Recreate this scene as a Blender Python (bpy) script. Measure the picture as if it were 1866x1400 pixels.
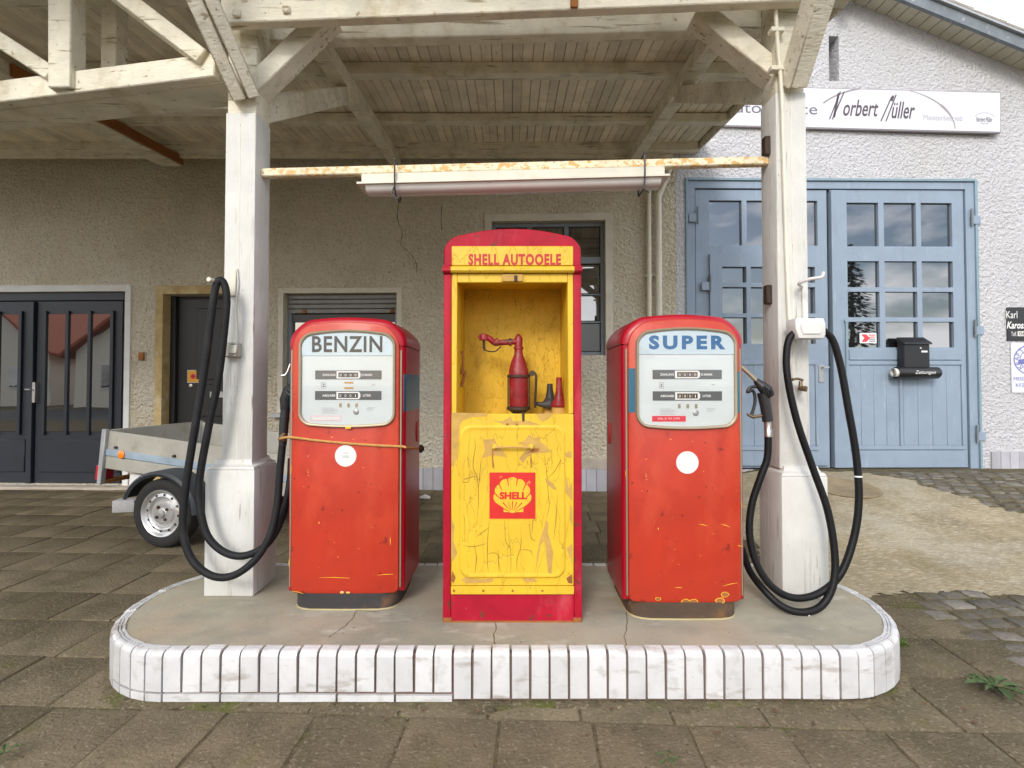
import bpy, bmesh, math, random
from mathutils import Vector, Matrix
random.seed(7)
R = math.radians
for o in list(bpy.data.objects): bpy.data.objects.remove(o)
SC = bpy.context.scene
COL = SC.collection
# ------------------------------------------------------------------ camera
F, PITCH, H, CX, CY = 920.0, R(1.2), 1.25, 933.0, 700.0
cam = bpy.data.cameras.new('camera'); camo = bpy.data.objects.new('camera', cam); COL.objects.link(camo)
camo.location = (0, 0, H); camo.rotation_euler = (R(90) + PITCH, 0, 0)
cam.sensor_width = 36; cam.lens = 36 * F / 1866; cam.clip_end = 2000; cam.clip_start = .05
cam.shift_y = -F * math.tan(PITCH) / 1866
SC.camera = camo
# ------------------------------------------------------------------ sky and sun
SUN_EL, SUN_AZ = R(32), R(198)          # azimuth clockwise from +Y: behind the camera, a little to the left
w = bpy.data.worlds.new('World'); SC.world = w; w.use_nodes = True
nt = w.node_tree; nt.nodes.clear(); N = nt.nodes.new; L = nt.links.new
out = N('ShaderNodeOutputWorld'); bg = N('ShaderNodeBackground'); sky = N('ShaderNodeTexSky')
sky.sky_type = 'NISHITA'; sky.sun_disc = False; sky.sun_elevation = SUN_EL; sky.sun_rotation = SUN_AZ; sky.dust_density = 1.5
tc = N('ShaderNodeTexCoord'); mp = N('ShaderNodeMapping'); mp.inputs['Scale'].default_value = (1, 1, 2.4)
nz = N('ShaderNodeTexNoise'); nz.inputs['Scale'].default_value = 3.2; nz.inputs['Detail'].default_value = 7; nz.inputs['Roughness'].default_value = .55
rp = N('ShaderNodeValToRGB'); rp.color_ramp.elements[0].position = .42; rp.color_ramp.elements[1].position = .58
mx = N('ShaderNodeMixRGB'); mx.inputs[2].default_value = (13.5, 13.6, 14.0, 1)
L(tc.outputs['Generated'], mp.inputs['Vector']); L(mp.outputs[0], nz.inputs['Vector']); L(nz.outputs[0], rp.inputs[0])
L(rp.outputs[0], mx.inputs[0]); L(sky.outputs[0], mx.inputs[1]); L(mx.outputs[0], bg.inputs[0]); bg.inputs[1].default_value = .11
L(bg.outputs[0], out.inputs[0])
sun = bpy.data.lights.new('sun', 'SUN'); sun.energy = 1.1; sun.angle = R(16); sun.color = (1, .95, .87)
so = bpy.data.objects.new('sun', sun); COL.objects.link(so)
sd = Vector((math.sin(SUN_AZ) * math.cos(SUN_EL), math.cos(SUN_AZ) * math.cos(SUN_EL), math.sin(SUN_EL)))
so.rotation_euler = sd.to_track_quat('Z', 'Y').to_euler(); so.location = (-3, -6, 9)
vs = SC.view_settings; vs.view_transform = 'Standard'; vs.look = 'None'; vs.gamma = 1; vs.exposure = .8
SC.render.engine = 'CYCLES'; SC.render.resolution_x = 1024; SC.render.resolution_y = 768
SC.cycles.max_bounces = 8; SC.cycles.diffuse_bounces = 5; SC.cycles.transparent_max_bounces = 8

# ------------------------------------------------------------------ measuring: a photo point at a known depth -> metres
def ray(px, py):
    h = (px - CX) / F; v = (CY - py) / F - math.tan(PITCH)
    return Vector((h, math.cos(PITCH) - v * math.sin(PITCH), math.sin(PITCH) + v * math.cos(PITCH)))
def P(px, py, Y):
    r = ray(px, py); return Vector((0, 0, H)) + r * (Y / r.y)
def sstep(a, b, x):
    t = min(1, max(0, (x - a) / (b - a))); return t * t * (3 - 2 * t)
def gz(x, y): return .265 * sstep(1.5, 3.0, x) * sstep(2.9, 5.7, y)
def G(px, py):
    z = 0
    for _ in range(30):
        r = ray(px, py); t = (z - H) / r.z; p = r * t; z = .5 * z + .5 * gz(p.x, p.y)
    return Vector((p.x, p.y, z))

# ------------------------------------------------------------------ materials
def mat(name, base, rough=.6, metal=0, var=.12, vscale=6, over=(), bump=None, rnd=0, spec=.5, stretch=(1, 1, 1), coat=0, vor=None, local=False):
    m = bpy.data.materials.new(name); m.use_nodes = True; t = m.node_tree; n = t.nodes.new; l = t.links.new
    b = t.nodes['Principled BSDF']; b.inputs['Roughness'].default_value = rough; b.inputs['Metallic'].default_value = metal
    b.inputs['Specular IOR Level'].default_value = spec
    if coat: b.inputs['Coat Weight'].default_value = coat; b.inputs['Coat Roughness'].default_value = .15
    if local: pos = n('ShaderNodeTexCoord').outputs['Object']
    else: pos = n('ShaderNodeNewGeometry').outputs['Position']
    def noise(sc, det=5, st=(1, 1, 1), ro=.6):
        mpn = n('ShaderNodeMapping'); mpn.inputs['Scale'].default_value = st; l(pos, mpn.inputs[0])
        q = n('ShaderNodeTexNoise'); q.inputs['Scale'].default_value = sc; q.inputs['Detail'].default_value = det; q.inputs['Roughness'].default_value = ro
        l(mpn.outputs[0], q.inputs['Vector']); return q
    def mapr(sock, a, bb, c, d):
        q = n('ShaderNodeMapRange'); q.clamp = True
        for i, v in zip((1, 2, 3, 4), (a, bb, c, d)): q.inputs[i].default_value = v
        l(sock, q.inputs[0]); return q.outputs[0]
    def mix(a, bcol, fac, mode='MIX'):
        q = n('ShaderNodeMixRGB'); q.blend_type = mode
        if isinstance(fac, float): q.inputs[0].default_value = fac
        else: l(fac, q.inputs[0])
        for i, v in ((1, a), (2, bcol)):
            if isinstance(v, tuple): q.inputs[i].default_value = (*v, 1)
            else: l(v, q.inputs[i])
        return q.outputs[0]
    col = tuple(base)
    if var:
        k = mapr(noise(vscale, 6, stretch).outputs[0], .3, .7, 1 - var, 1 + var)
        col = mix(col, k, 1.0, 'MULTIPLY')
    if rnd:
        oi = n('ShaderNodeObjectInfo'); k = mapr(oi.outputs['Random'], 0, 1, 1 - rnd, 1 + rnd); col = mix(col, k, 1.0, 'MULTIPLY')
    for ov in over:
        c, sc, lo, hi = ov[:4]; st = ov[4] if len(ov) > 4 else (1, 1, 1); mxv = ov[5] if len(ov) > 5 else 1
        col = mix(col, tuple(c), mapr(noise(sc, 8, st, .62).outputs[0], lo, hi, 0, mxv))
    hgt = None
    if vor:                                            # crack lines: (colour, scale, width, stretch)
        c, sc, wd, st = vor
        nn = noise(sc * 1.2, 3, st); mpn = n('ShaderNodeMapping'); mpn.inputs['Scale'].default_value = st; l(pos, mpn.inputs[0])
        ad = n('ShaderNodeMixRGB'); ad.blend_type = 'ADD'; ad.inputs[0].default_value = .16; l(mpn.outputs[0], ad.inputs[1]); l(nn.outputs['Color'], ad.inputs[2])
        vv = n('ShaderNodeTexVoronoi'); vv.feature = 'DISTANCE_TO_EDGE'; vv.inputs['Scale'].default_value = sc; l(ad.outputs[0], vv.inputs['Vector'])
        f = mapr(vv.outputs['Distance'], wd * .3, wd, 1, 0); gate = mapr(noise(sc * .45, 3).outputs[0], .38, .52, 0, .9)
        mu = n('ShaderNodeMath'); mu.operation = 'MULTIPLY'; l(f, mu.inputs[0]); l(gate, mu.inputs[1])
        col = mix(col, tuple(c), mu.outputs[0]); hgt = mapr(vv.outputs['Distance'], 0, wd * 3, 0, 1)
    if isinstance(col, tuple): b.inputs['Base Color'].default_value = (*col, 1)
    else: l(col, b.inputs['Base Color'])
    if bump or hgt:
        bp = n('ShaderNodeBump')
        if bump:
            sc, stg, dist = bump[:3]; st = bump[3] if len(bump) > 3 else (1, 1, 1)
            bp.inputs['Strength'].default_value = stg; bp.inputs['Distance'].default_value = dist
            l(noise(sc, 4, st).outputs[0], bp.inputs['Height'])
        else:
            bp.inputs['Strength'].default_value = .5; bp.inputs['Distance'].default_value = .003; l(hgt, bp.inputs['Height'])
        l(bp.outputs[0], b.inputs['Normal'])
    return m
M = {}
def mk(key, *a, **k): M[key] = mat(key, *a, **k)
mk('stucco', (.82, .735, .565), .95, var=.14, vscale=1.1, over=[((.80, .775, .70), 1.1, .5, .72), ((.52, .45, .32), .8, .54, .72, (1, 1, .5), .5), ((.36, .31, .22), 38, .50, .66, (1, 1, 1), .5), ((.90, .86, .75), 44, .56, .68, (1, 1, 1), .4)], bump=(28, 1, .09))  # fine dark speckle: shade in the render's pits put into the colour
mk('stucco_white', (.68, .68, .71), .95, var=.06, vscale=1.2, over=[((.60, .58, .55), 1.1, .55, .75, (1.5, 1, .4), .45), ((.48, .48, .50), 36, .53, .65, (1, 1, 1), .5)], bump=(30, 1, .06))  # grey speckle colours in the pit shade of the rough coat
mk('smooth_render', (.62, .58, .49), .9, var=.1, vscale=8, bump=(60, .3, .004))
mk('white_render', (.70, .70, .68), .9, var=.08, bump=(60, .3, .004))
mk('ochre_frame', (.46, .335, .145), .8, var=.2, vscale=7, over=[((.60, .50, .30), 5, .52, .68), ((.25, .17, .07), 9, .58, .72, (1, 1, .4), .6)], bump=(50, .3, .004))
mk('plinth', (.42, .42, .46), .45, var=.1, rnd=.15)
mk('cement', (.42, .37, .31), .95, var=.2, bump=(50, .5, .006))
mk('canopy_wood', (.77, .73, .605), .8, var=.16, vscale=5, over=[((.52, .45, .29), 6, .52, .72, (1, 1, 1), .8), ((.22, .14, .06), 24, .64, .72, (1, 1, 1), .85), ((.30, .24, .14), 12, .60, .66, (.2, 3, 3), .85)], bump=(30, .8, .006, (.6, 3, 3)))
mk('ceiling_wood', (.82, .755, .61), .85, var=.14, vscale=4, rnd=.12, over=[((.40, .32, .19), 3, .56, .76, (1, 1, 1), .6), ((.25, .18, .1), 18, .65, .71, (2, .3, 1), .7)], bump=(30, .3, .004, (3, .4, 3)))
mk('post_paint', (.62, .62, .59), .6, var=.08, vscale=6, over=[((.50, .45, .36), 5, .56, .78, (1, 1, .5), .6), ((.24, .19, .13), 14, .63, .69, (3, 3, .16), .9), ((.36, .33, .30), 9, .60, .70, (3, 3, .3), .6), ((.2, .15, .1), 55, .69, .73, (1, 1, .5), .8)], bump=(30, .7, .006, (3, 3, .2)))
mk('rust_pipe', (.78, .70, .50), .6, var=.1, over=[((.62, .34, .07), 34, .50, .58, (.7, 1, 1), .85), ((.24, .08, .02), 75, .60, .66)], bump=(60, .3, .002))
mk('rust', (.30, .115, .03), .9, var=.3, bump=(50, .4, .004))
mk('tile', (.60, .60, .605), .3, var=.08, vscale=10, rnd=.10, over=[((.40, .375, .34), 12, .54, .68, (1, 1, 1), .6), ((.26, .20, .15), 8, .58, .68, (.6, .6, 2.5), .55), ((.16, .14, .16), 50, .67, .71, (.5, .5, 3), .8)], bump=(12, .3, .006), coat=.25)
mk('grout', (.17, .115, .095), .95, var=.2)
mk('deck', (.335, .31, .24), .88, spec=.25, var=.18, vscale=2.0, over=[((.42, .315, .21), 1.8, .50, .66, (1, 1, 1), .55), ((.21, .215, .18), 2.2, .52, .68, (1, 1.4, 1), .7), ((.52, .50, .44), 4, .57, .72, (1, 2, 1), .55), ((.10, .08, .06), 40, .66, .71)], bump=(60, .4, .005))
mk('slab', (.160, .130, .084), .95, spec=.1, var=.22, vscale=3, rnd=.22, over=[((.095, .080, .048), 2.3, .48, .66, (1, 1, 1), .8), ((.28, .24, .175), 60, .55, .66, (1, 1, 1), .7), ((.055, .046, .030), 75, .58, .68, (1, 1, 1), .75), ((.11, .105, .035), 6, .59, .70, (1, 1, 1), .6)], bump=(80, .9, .010))
mk('sett', (.165, .153, .132), .88, spec=.15, var=.24, vscale=9, rnd=.28, over=[((.12, .10, .055), 6, .46, .62, (1, 1, 1), .8)], bump=(50, .8, .012))
mk('soil', (.13, .105, .065), 1, spec=.1, var=.3, vscale=9, over=[((.095, .105, .03), 4, .54, .64), ((.24, .2, .14), 60, .56, .66), ((.05, .04, .025), 40, .58, .68)], bump=(70, 1, .012))
mk('apron', (.32, .268, .175), .95, spec=.15, var=.22, vscale=2.5, over=[((.54, .49, .38), 38, .50, .62, (.5, 1.5, 1), .6), ((.19, .15, .085), 34, .54, .65, (.5, 1.5, 1), .6), ((.56, .53, .45), 1.1, .5, .7, (1, 1, 1), .45), ((.24, .2, .11), 2.0, .52, .68, (1, 1, 1), .65)], bump=(55, .8, .010))
mk('iron_cover', (.30, .235, .14), .7, var=.2, metal=.2, bump=(60, .4, .003))
mk('asphalt', (.06, .06, .06), .9, var=.2, vscale=20, bump=(150, .5, .006))
mk('orange_red', (.46, .031, .010), .5, var=.14, vscale=3, over=[((.60, .09, .035), 2.6, .50, .70, (1, 1, .6), .7), ((.34, .016, .008), 4, .54, .68, (1, 1, .7), .7), ((.15, .012, .01), 11, .63, .68, (1.3, 1, .8), .85), ((.10, .01, .008), 34, .67, .70, (1, 1, 1), .8), ((.88, .50, .09), 48, .70, .72)], bump=(9, .15, .006), coat=.12, local=True)
mk('crimson', (.37, .004, .016), .32, spec=.35, var=.08, vscale=5, over=[((.22, .006, .01), 5, .55, .7, (1, 1, .6), .6), ((.08, .01, .01), 36, .68, .72)], coat=.12, local=True)
mk('crimson_worn', (.37, .006, .024), .6, spec=.25, var=.2, vscale=7, over=[((.52, .075, .09), 7, .54, .70, (1, 1, .4), .6), ((.13, .04, .02), 20, .61, .65), ((.6, .35, .1), 60, .69, .72)], bump=(14, .3, .005), local=True)
mk('side_red', (.33, .03, .028), .3, var=.1, coat=.25, local=True)
mk('yellow', (.70, .45, .025), .5, var=.10, vscale=4, over=[((.62, .36, .025), 4, .52, .68, (1.4, 1, .6), .55), ((.36, .2, .03), 36, .66, .71, (1, 1, .5), .7)], vor=((.42, .24, .02), 6.5, .008, (2.0, 2.0, .6)), local=True)
mk('yellow_inside', (.68, .425, .018), .55, var=.12, vscale=6, over=[((.42, .24, .02), 8, .58, .75, (1, 1, .4), .55)], vor=((.3, .16, .02), 12, .012, (1.5, 1.5, .7)), local=True)
mk('ochre_primer', (.50, .30, .07), .7, var=.15, vscale=20, local=True)
mk('ochre_dark', (.20, .11, .02), .8, var=.2)
mk('chip_yellow', (.80, .46, .03), .6, var=.1)
mk('emblem_red', (.60, .02, .018), .45, var=.1, vscale=14, over=[((.85, .45, .08), 30, .66, .72, (1, 1, 1), .8)], local=True)
mk('letter_red', (.46, .008, .012), .5, var=.1)
mk('letter_black', (.018, .016, .022), .4, var=0)
mk('letter_blue', (.008, .115, .30), .4, var=0)
mk('letter_grey', (.13, .12, .15), .5, var=0)
mk('letter_brown', (.085, .06, .07), .5, var=0)
mk('letter_white', (.80, .80, .80), .5, var=0)
mk('print_pale', (.40, .40, .44), .5, var=0)
mk('print_red', (.68, .05, .07), .5, var=.05)
mk('print_pink', (.75, .42, .46), .5, var=.05)
mk('dial_header', (.52, .62, .68), .4, var=.03, vscale=3)
mk('dial_white', (.62, .67, .68), .45, var=.05, vscale=4)
mk('bar_grey', (.105, .11, .115), .5, var=.05)
mk('digit_brown', (.22, .15, .09), .5, var=.2, vscale=60)
mk('bezel', (.33, .28, .19), .42, metal=.35, var=.08)
mk('teal', (.022, .125, .19), .35, var=.1, vscale=5, coat=.2, local=True)
mk('plinth_black', (.035, .032, .034), .6, var=.3, over=[((.13, .07, .035), 8, .55, .7)], local=True)
mk('plinth_rust', (.075, .048, .03), .75, var=.3, over=[((.16, .08, .03), 10, .55, .7)], local=True)
mk('putty', (.45, .38, .2), .9, var=.2)
mk('sticker', (.68, .68, .68), .5, var=.02)
mk('rubber', (.007, .007, .008), .5, spec=.25, var=.3, vscale=12, over=[((.035, .034, .032), 12, .60, .76, (1, 1, .5), .6)], bump=(60, .3, .002))
mk('hose_old', (.012, .0125, .014), .62, spec=.25, var=.3, vscale=18, over=[((.05, .048, .044), 9, .58, .76, (1, 1, .6), .7)], bump=(60, .4, .003))
mk('black_plastic', (.02, .02, .022), .45, var=.1)
mk('steel', (.55, .54, .52), .35, metal=.9, var=.1)
mk('old_brass', (.22, .16, .09), .5, metal=.7, var=.2)
mk('dark_iron', (.055, .035, .025), .6, metal=.4, var=.3)
mk('oil_red', (.24, .009, .015), .45, var=.3, vscale=14, over=[((.42, .15, .10), 16, .53, .66, (1, 1, 1), .7), ((.035, .018, .014), 16, .57, .65, (1, 1, 1), .9)], bump=(60, .5, .003), local=True)
mk('rope', (.50, .27, .08), .9, var=.2, vscale=80)
mk('cream_enamel', (.66, .635, .53), .5, var=.08, over=[((.45, .4, .28), 9, .6, .75, (.3, 1, 1), .5)])
mk('lamp_cover', (.66, .65, .62), .2, var=.04, coat=.3)
mk('pipe_cream', (.72, .69, .58), .5, var=.08, over=[((.4, .34, .25), 12, .6, .75, (1, 1, .3), .6)])
mk('white_paint', (.68, .67, .65), .45, var=.05, over=[((.45, .38, .3), 22, .66, .74)])
mk('anthracite', (.020, .024, .034), .42, var=.12)
mk('door_black', (.014, .014, .016), .4, var=.1)
mk('gate_blue', (.255, .325, .415), .55, var=.06, vscale=4, over=[((.21, .26, .34), 7, .54, .72, (1.5, 1.5, .3), .6), ((.10, .13, .16), 45, .67, .72), ((.42, .48, .56), 11, .60, .70, (2, 2, .25), .4)], bump=(40, .25, .003, (3, 3, .3)))
mk('gate_trim', (.22, .32, .38), .55, var=.06)
mk('window_frame', (.20, .23, .26), .5, var=.08)
mk('shutter', (.22, .22, .21), .5, var=.12, metal=.2)
mk('aluminium', (.42, .41, .36), .5, metal=.35, var=.12, vscale=6, over=[((.28, .25, .18), 7, .56, .72, (1, 1, 1), .6)])
mk('blue_strip', (.30, .38, .46), .5, var=.15, metal=.2)
mk('galvanised', (.42, .43, .44), .45, metal=.5, var=.15)
mk('mudguard', (.022, .027, .034), .5, var=.1)
mk('tyre', (.014, .014, .014), .85, var=.2, bump=(90, .4, .003))
mk('rim', (.58, .58, .58), .35, metal=.7, var=.12, over=[((.35, .2, .1), 16, .62, .7)])
mk('amber', (.85, .23, .01), .3, var=0, coat=.4)
mk('tail_red', (.5, .01, .02), .3, var=0, coat=.4)
mk('sign_white', (.66, .67, .74), .4, var=.02)
mk('sign_edge', (.30, .28, .30), .6, var=.05)
mk('sign_yellow', (.75, .36, .02), .5, var=.05)
mk('sign_black', (.012, .012, .014), .35, var=.1)
mk('sign_blue', (.14, .16, .42), .5, var=.05)
mk('paper', (.70, .69, .66), .8, var=.1)
mk('granite', (.36, .36, .37), .8, var=.2, vscale=60, bump=(80, .5, .005))
mk('roof_tile', (.33, .085, .04), .8, var=.2, vscale=8)
mk('roof_grey', (.34, .31, .27), .85, var=.2, vscale=8, bump=(40, .5, .01))
mk('verge_grey', (.17, .20, .225), .6, var=.2, vscale=6, over=[((.5, .52, .53), 14, .58, .7, (1, 1, 1), .6)])
mk('soffit', (.52, .50, .40), .7, var=.1)
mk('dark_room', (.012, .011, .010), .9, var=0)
mk('leaf', (.062, .098, .036), .75, spec=.3, var=.35, vscale=30, over=[((.17, .12, .06), 26, .57, .66)])
mk('grass', (.10, .16, .03), .7, var=.25, vscale=30)
mk('dry_leaf', (.10, .058, .028), .9, var=.3, vscale=40)
mk('needles', (.018, .042, .02), .9, var=.3, vscale=8)
mk('bark', (.09, .06, .04), .95, var=.3)
mk('house_wall', (.78, .72, .60), .9, var=.06)
def glass(name, base, ior, rough=.015):
    m = bpy.data.materials.new(name); m.use_nodes = True; b = m.node_tree.nodes['Principled BSDF']
    b.inputs['Base Color'].default_value = (*base, 1); b.inputs['Roughness'].default_value = rough; b.inputs['IOR'].default_value = ior
    t = m.node_tree; q = t.nodes.new('ShaderNodeTexNoise'); q.inputs['Scale'].default_value = 2.6; q.inputs['Detail'].default_value = 1; bp = t.nodes.new('ShaderNodeBump'); bp.inputs['Strength'].default_value = .05; bp.inputs['Distance'].default_value = .012
    t.links.new(t.nodes.new('ShaderNodeNewGeometry').outputs['Position'], q.inputs['Vector']); t.links.new(q.outputs[0], bp.inputs['Height']); t.links.new(bp.outputs[0], b.inputs['Normal'])
    M[name] = m; return m
glass('pane_glass', (.012, .013, .015), 2.9)
fg = glass('frosted_glass', (.10, .11, .115), 1.7, .25)
def clear_glass():
    m = bpy.data.materials.new('clear_glass'); m.use_nodes = True; t = m.node_tree; t.nodes.clear(); n = t.nodes.new
    o = n('ShaderNodeOutputMaterial'); tr = n('ShaderNodeBsdfTransparent'); gl = n('ShaderNodeBsdfGlossy'); gl.inputs['Roughness'].default_value = .02
    fr = n('ShaderNodeFresnel'); fr.inputs[0].default_value = 1.3; mi = n('ShaderNodeMixShader')
    t.links.new(fr.outputs[0], mi.inputs[0]); t.links.new(tr.outputs[0], mi.inputs[1]); t.links.new(gl.outputs[0], mi.inputs[2]); t.links.new(mi.outputs[0], o.inputs[0])
    M['clear_glass'] = m
clear_glass()

# ------------------------------------------------------------------ builders
def link(name, data, parent=None, loc=None):
    o = bpy.data.objects.new(name, data); COL.objects.link(o)
    if parent is not None: o.parent = parent
    if loc is not None: o.location = loc
    return o
def tag(o, label=None, cat=None, group=None, kind=None):
    if label: o['label'] = label
    if cat: o['category'] = cat
    if group: o['group'] = group
    if kind: o['kind'] = kind
    return o
def thing(name, label, cat, loc=(0, 0, 0), rz=0, group=None):
    o = link(name, None, None, loc); o.rotation_euler = (0, 0, rz); o.empty_display_size = .1
    return tag(o, label, cat, group)
class MB:
    def __init__(s): s.bm = bmesh.new()
    def _bev(s, verts, bev, seg):
        if bev <= 0: return
        vs_ = set(verts); es = [e for e in s.bm.edges if e.verts[0] in vs_ and e.verts[1] in vs_]
        bmesh.ops.bevel(s.bm, geom=es, offset=bev, segments=seg, affect='EDGES', profile=.5)
    def hexa(s, pts, bev=0, seg=1):
        v = [s.bm.verts.new(p) for p in pts]
        for f in ((0, 3, 2, 1), (4, 5, 6, 7), (0, 1, 5, 4), (1, 2, 6, 5), (2, 3, 7, 6), (3, 0, 4, 7)): s.bm.faces.new([v[i] for i in f])
        s._bev(v, bev, seg); return s
    def box(s, x0, x1, y0, y1, z0, z1, bev=0, seg=1):
        return s.hexa([(x0, y0, z0), (x1, y0, z0), (x1, y1, z0), (x0, y1, z0), (x0, y0, z1), (x1, y0, z1), (x1, y1, z1), (x0, y1, z1)], bev, seg)
    def bar(s, p, q, wd, ht, up=(0, 0, 1), bev=0, seg=1):
        p, q = Vector(p), Vector(q); d = (q - p).normalized(); a = d.cross(Vector(up)).normalized(); u = a.cross(d).normalized()
        a *= wd / 2; u *= ht / 2
        return s.hexa([p - a - u, p + a - u, q + a - u, q - a - u, p - a + u, p + a + u, q + a + u, q - a + u], bev, seg)
    def loft(s, rings, cap=True, closed=True):
        rv = [[s.bm.verts.new(p) for p in r] for r in rings]; n = len(rings[0])
        for a, b in zip(rv, rv[1:]):
            for i in range(n if closed else n - 1):
                j = (i + 1) % n; s.bm.faces.new((a[i], a[j], b[j], b[i]))
        if cap: s.bm.faces.new(rv[0][::-1]); s.bm.faces.new(rv[-1])
        return s
    def tube(s, pts, r, seg=10, cap=True):
        pts = [Vector(p) for p in pts]; rings = []; ref = None
        for i, p in enumerate(pts):
            d = (pts[min(i + 1, len(pts) - 1)] - pts[max(i - 1, 0)]).normalized()
            if ref is None:
                ref = d.orthogonal().normalized()
            ref = (ref - d * ref.dot(d)).normalized(); b = d.cross(ref); rr = r[i] if isinstance(r, (list, tuple)) else r
            rings.append([p + (ref * math.cos(2 * math.pi * k / seg) + b * math.sin(2 * math.pi * k / seg)) * rr for k in range(seg)])
        return s.loft(rings, cap)
    def lathe(s, prof, o=(0, 0, 0), axis=(0, 0, 1), seg=20):
        o = Vector(o); a = Vector(axis).normalized(); u = a.orthogonal().normalized(); v = a.cross(u)
        return s.loft([[o + a * z + (u * math.cos(2 * math.pi * k / seg) + v * math.sin(2 * math.pi * k / seg)) * max(r, .0004) for k in range(seg)] for r, z in prof], cap=prof[0][0] < .01)
    def prism(s, outl, y0, y1, bev=0, seg=1):               # outline in x,z pushed along y
        a = [s.bm.verts.new((x, y0, z)) for x, z in outl]; b = [s.bm.verts.new((x, y1, z)) for x, z in outl]; n = len(outl)
        s.bm.faces.new(a); s.bm.faces.new(b[::-1])
        for i in range(n): s.bm.faces.new((a[i], b[i], b[(i + 1) % n], a[(i + 1) % n]))
        s._bev(a, bev, seg); return s
    def poly(s, pts):
        s.bm.faces.new([s.bm.verts.new(p) for p in pts]); return s
    def build(s, name, m, parent=None, loc=None, smooth=40):
        bmesh.ops.recalc_face_normals(s.bm, faces=s.bm.faces)
        me = bpy.data.meshes.new(name); s.bm.to_mesh(me); s.bm.free()
        me.materials.append(M[m] if isinstance(m, str) else m)
        if smooth:
            me.polygons.foreach_set('use_smooth', [True] * len(me.polygons)); me.set_sharp_from_angle(angle=R(smooth))
        return link(name, me, parent, loc)
def B(name, m, parent, x0, x1, y0, y1, z0, z1, bev=0, seg=1):
    return MB().box(min(x0, x1), max(x0, x1), min(y0, y1), max(y0, y1), min(z0, z1), max(z0, z1), bev, seg).build(name, m, parent)
def spline(pts, n=8):
    pts = [Vector(p) for p in pts]; o = []
    for i in range(len(pts) - 1):
        p0, p1, p2, p3 = pts[max(i - 1, 0)], pts[i], pts[i + 1], pts[min(i + 2, len(pts) - 1)]
        for k in range(n):
            t = k / n; o.append(.5 * ((2 * p1) + (p2 - p0) * t + (2 * p0 - 5 * p1 + 4 * p2 - p3) * t * t + (3 * p1 - p0 - 3 * p2 + p3) * t ** 3))
    return o + [pts[-1]]
def text(s, name, m, parent, cx, y, cz, w=None, h=None, bold=0, shear=0, ext=.0006, space=1.0):
    c = bpy.data.curves.new('t', 'FONT'); c.body = s; c.extrude = .01; c.offset = bold; c.shear = shear; c.space_character = space; c.resolution_u = 3
    o = bpy.data.objects.new('t', c); COL.objects.link(o); me = bpy.data.meshes.new_from_object(o); bpy.data.objects.remove(o)
    xs = [v.co.x for v in me.vertices]; ys = [v.co.y for v in me.vertices]
    bw, bh = max(xs) - min(xs), max(ys) - min(ys); mx_, my_ = (max(xs) + min(xs)) / 2, (max(ys) + min(ys)) / 2
    sx = w / bw if w else h / bh; sy = h / bh if h else sx
    for v in me.vertices:
        x, yy, z = v.co; v.co = (cx + (x - mx_) * sx, y - (ext if z > 0 else 0), cz + (yy - my_) * sy)
    me.materials.clear(); me.materials.append(M[m]); me.name = name
    return link(name, me, parent)
def disc(name, m, parent, cx, cz, r, y, t=.001, seg=28):
    return MB().lathe([(0, 0), (r, 0), (r, t), (0, t)], (cx, y, cz), (0, -1, 0), seg).build(name, m, parent)
def ring_outline(hw, z0, z1, r, rise=0.0, drop=0.0, n=8, rb=None):
    """rounded outline, arched top and bottom; counter-clockwise from bottom left"""
    rb = r if rb is None else rb; pts = []
    def arc(cx, cz, rr, a0): 
        for k in range(n + 1):
            a = a0 + math.pi / 2 * k / n; pts.append((cx + rr * math.cos(a), cz + rr * math.sin(a)))
    arc(-hw + rb, z0 + rb, rb, math.pi); pts += [(-hw + rb + (2 * hw - 2 * rb) * k / 8, z0) for k in range(1, 8)]
    arc(hw - rb, z0 + rb, rb, 1.5 * math.pi); arc(hw - r, z1 - r, r, 0)
    pts += [(hw - r - (2 * hw - 2 * r) * k / 8, z1) for k in range(1, 8)]; arc(-hw + r, z1 - r, r, math.pi / 2)
    zm = (z0 + z1) / 2; o = []
    for x, z in pts:
        k = 1 - (x / hw) ** 2
        if z > zm: z += rise * k * min(1, (z - zm) / (z1 - zm)) ** 3
        else: z -= drop * k * min(1, (zm - z) / (zm - z0)) ** 3
        o.append((x, z))
    return o
def slabloft(outs):                                          # [(outline, y)...] same count
    return MB().loft([[(x, y, z) for x, z in o] for o, y in outs])

# ================================================================== THE SETTING
xs = [-300, -60, -20, -12, -9] + [-8 + .35 * i for i in range(58)] + [14, 20, 60, 300]
ys = [-300, -60, -20, -8, -3, 0] + [.6 + .25 * i for i in range(29)] + [9, 14, 25, 60, 300]
gm = bmesh.new(); gv = [[gm.verts.new((x, y, gz(x, y) - .0055)) for x in xs] for y in ys]
for j in range(len(ys) - 1):
    for i in range(len(xs) - 1): gm.faces.new((gv[j][i], gv[j][i + 1], gv[j + 1][i + 1], gv[j + 1][i]))
me = bpy.data.meshes.new('ground'); gm.to_mesh(me); gm.free(); me.materials.append(M['soil'])
ground = tag(link('ground', me), kind='structure')
tag(MB().poly([(-80, -11, -.004), (80, -11, -.004), (80, -4.5, -.004), (-80, -4.5, -.004)]).build('road', 'asphalt'), kind='structure')
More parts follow.
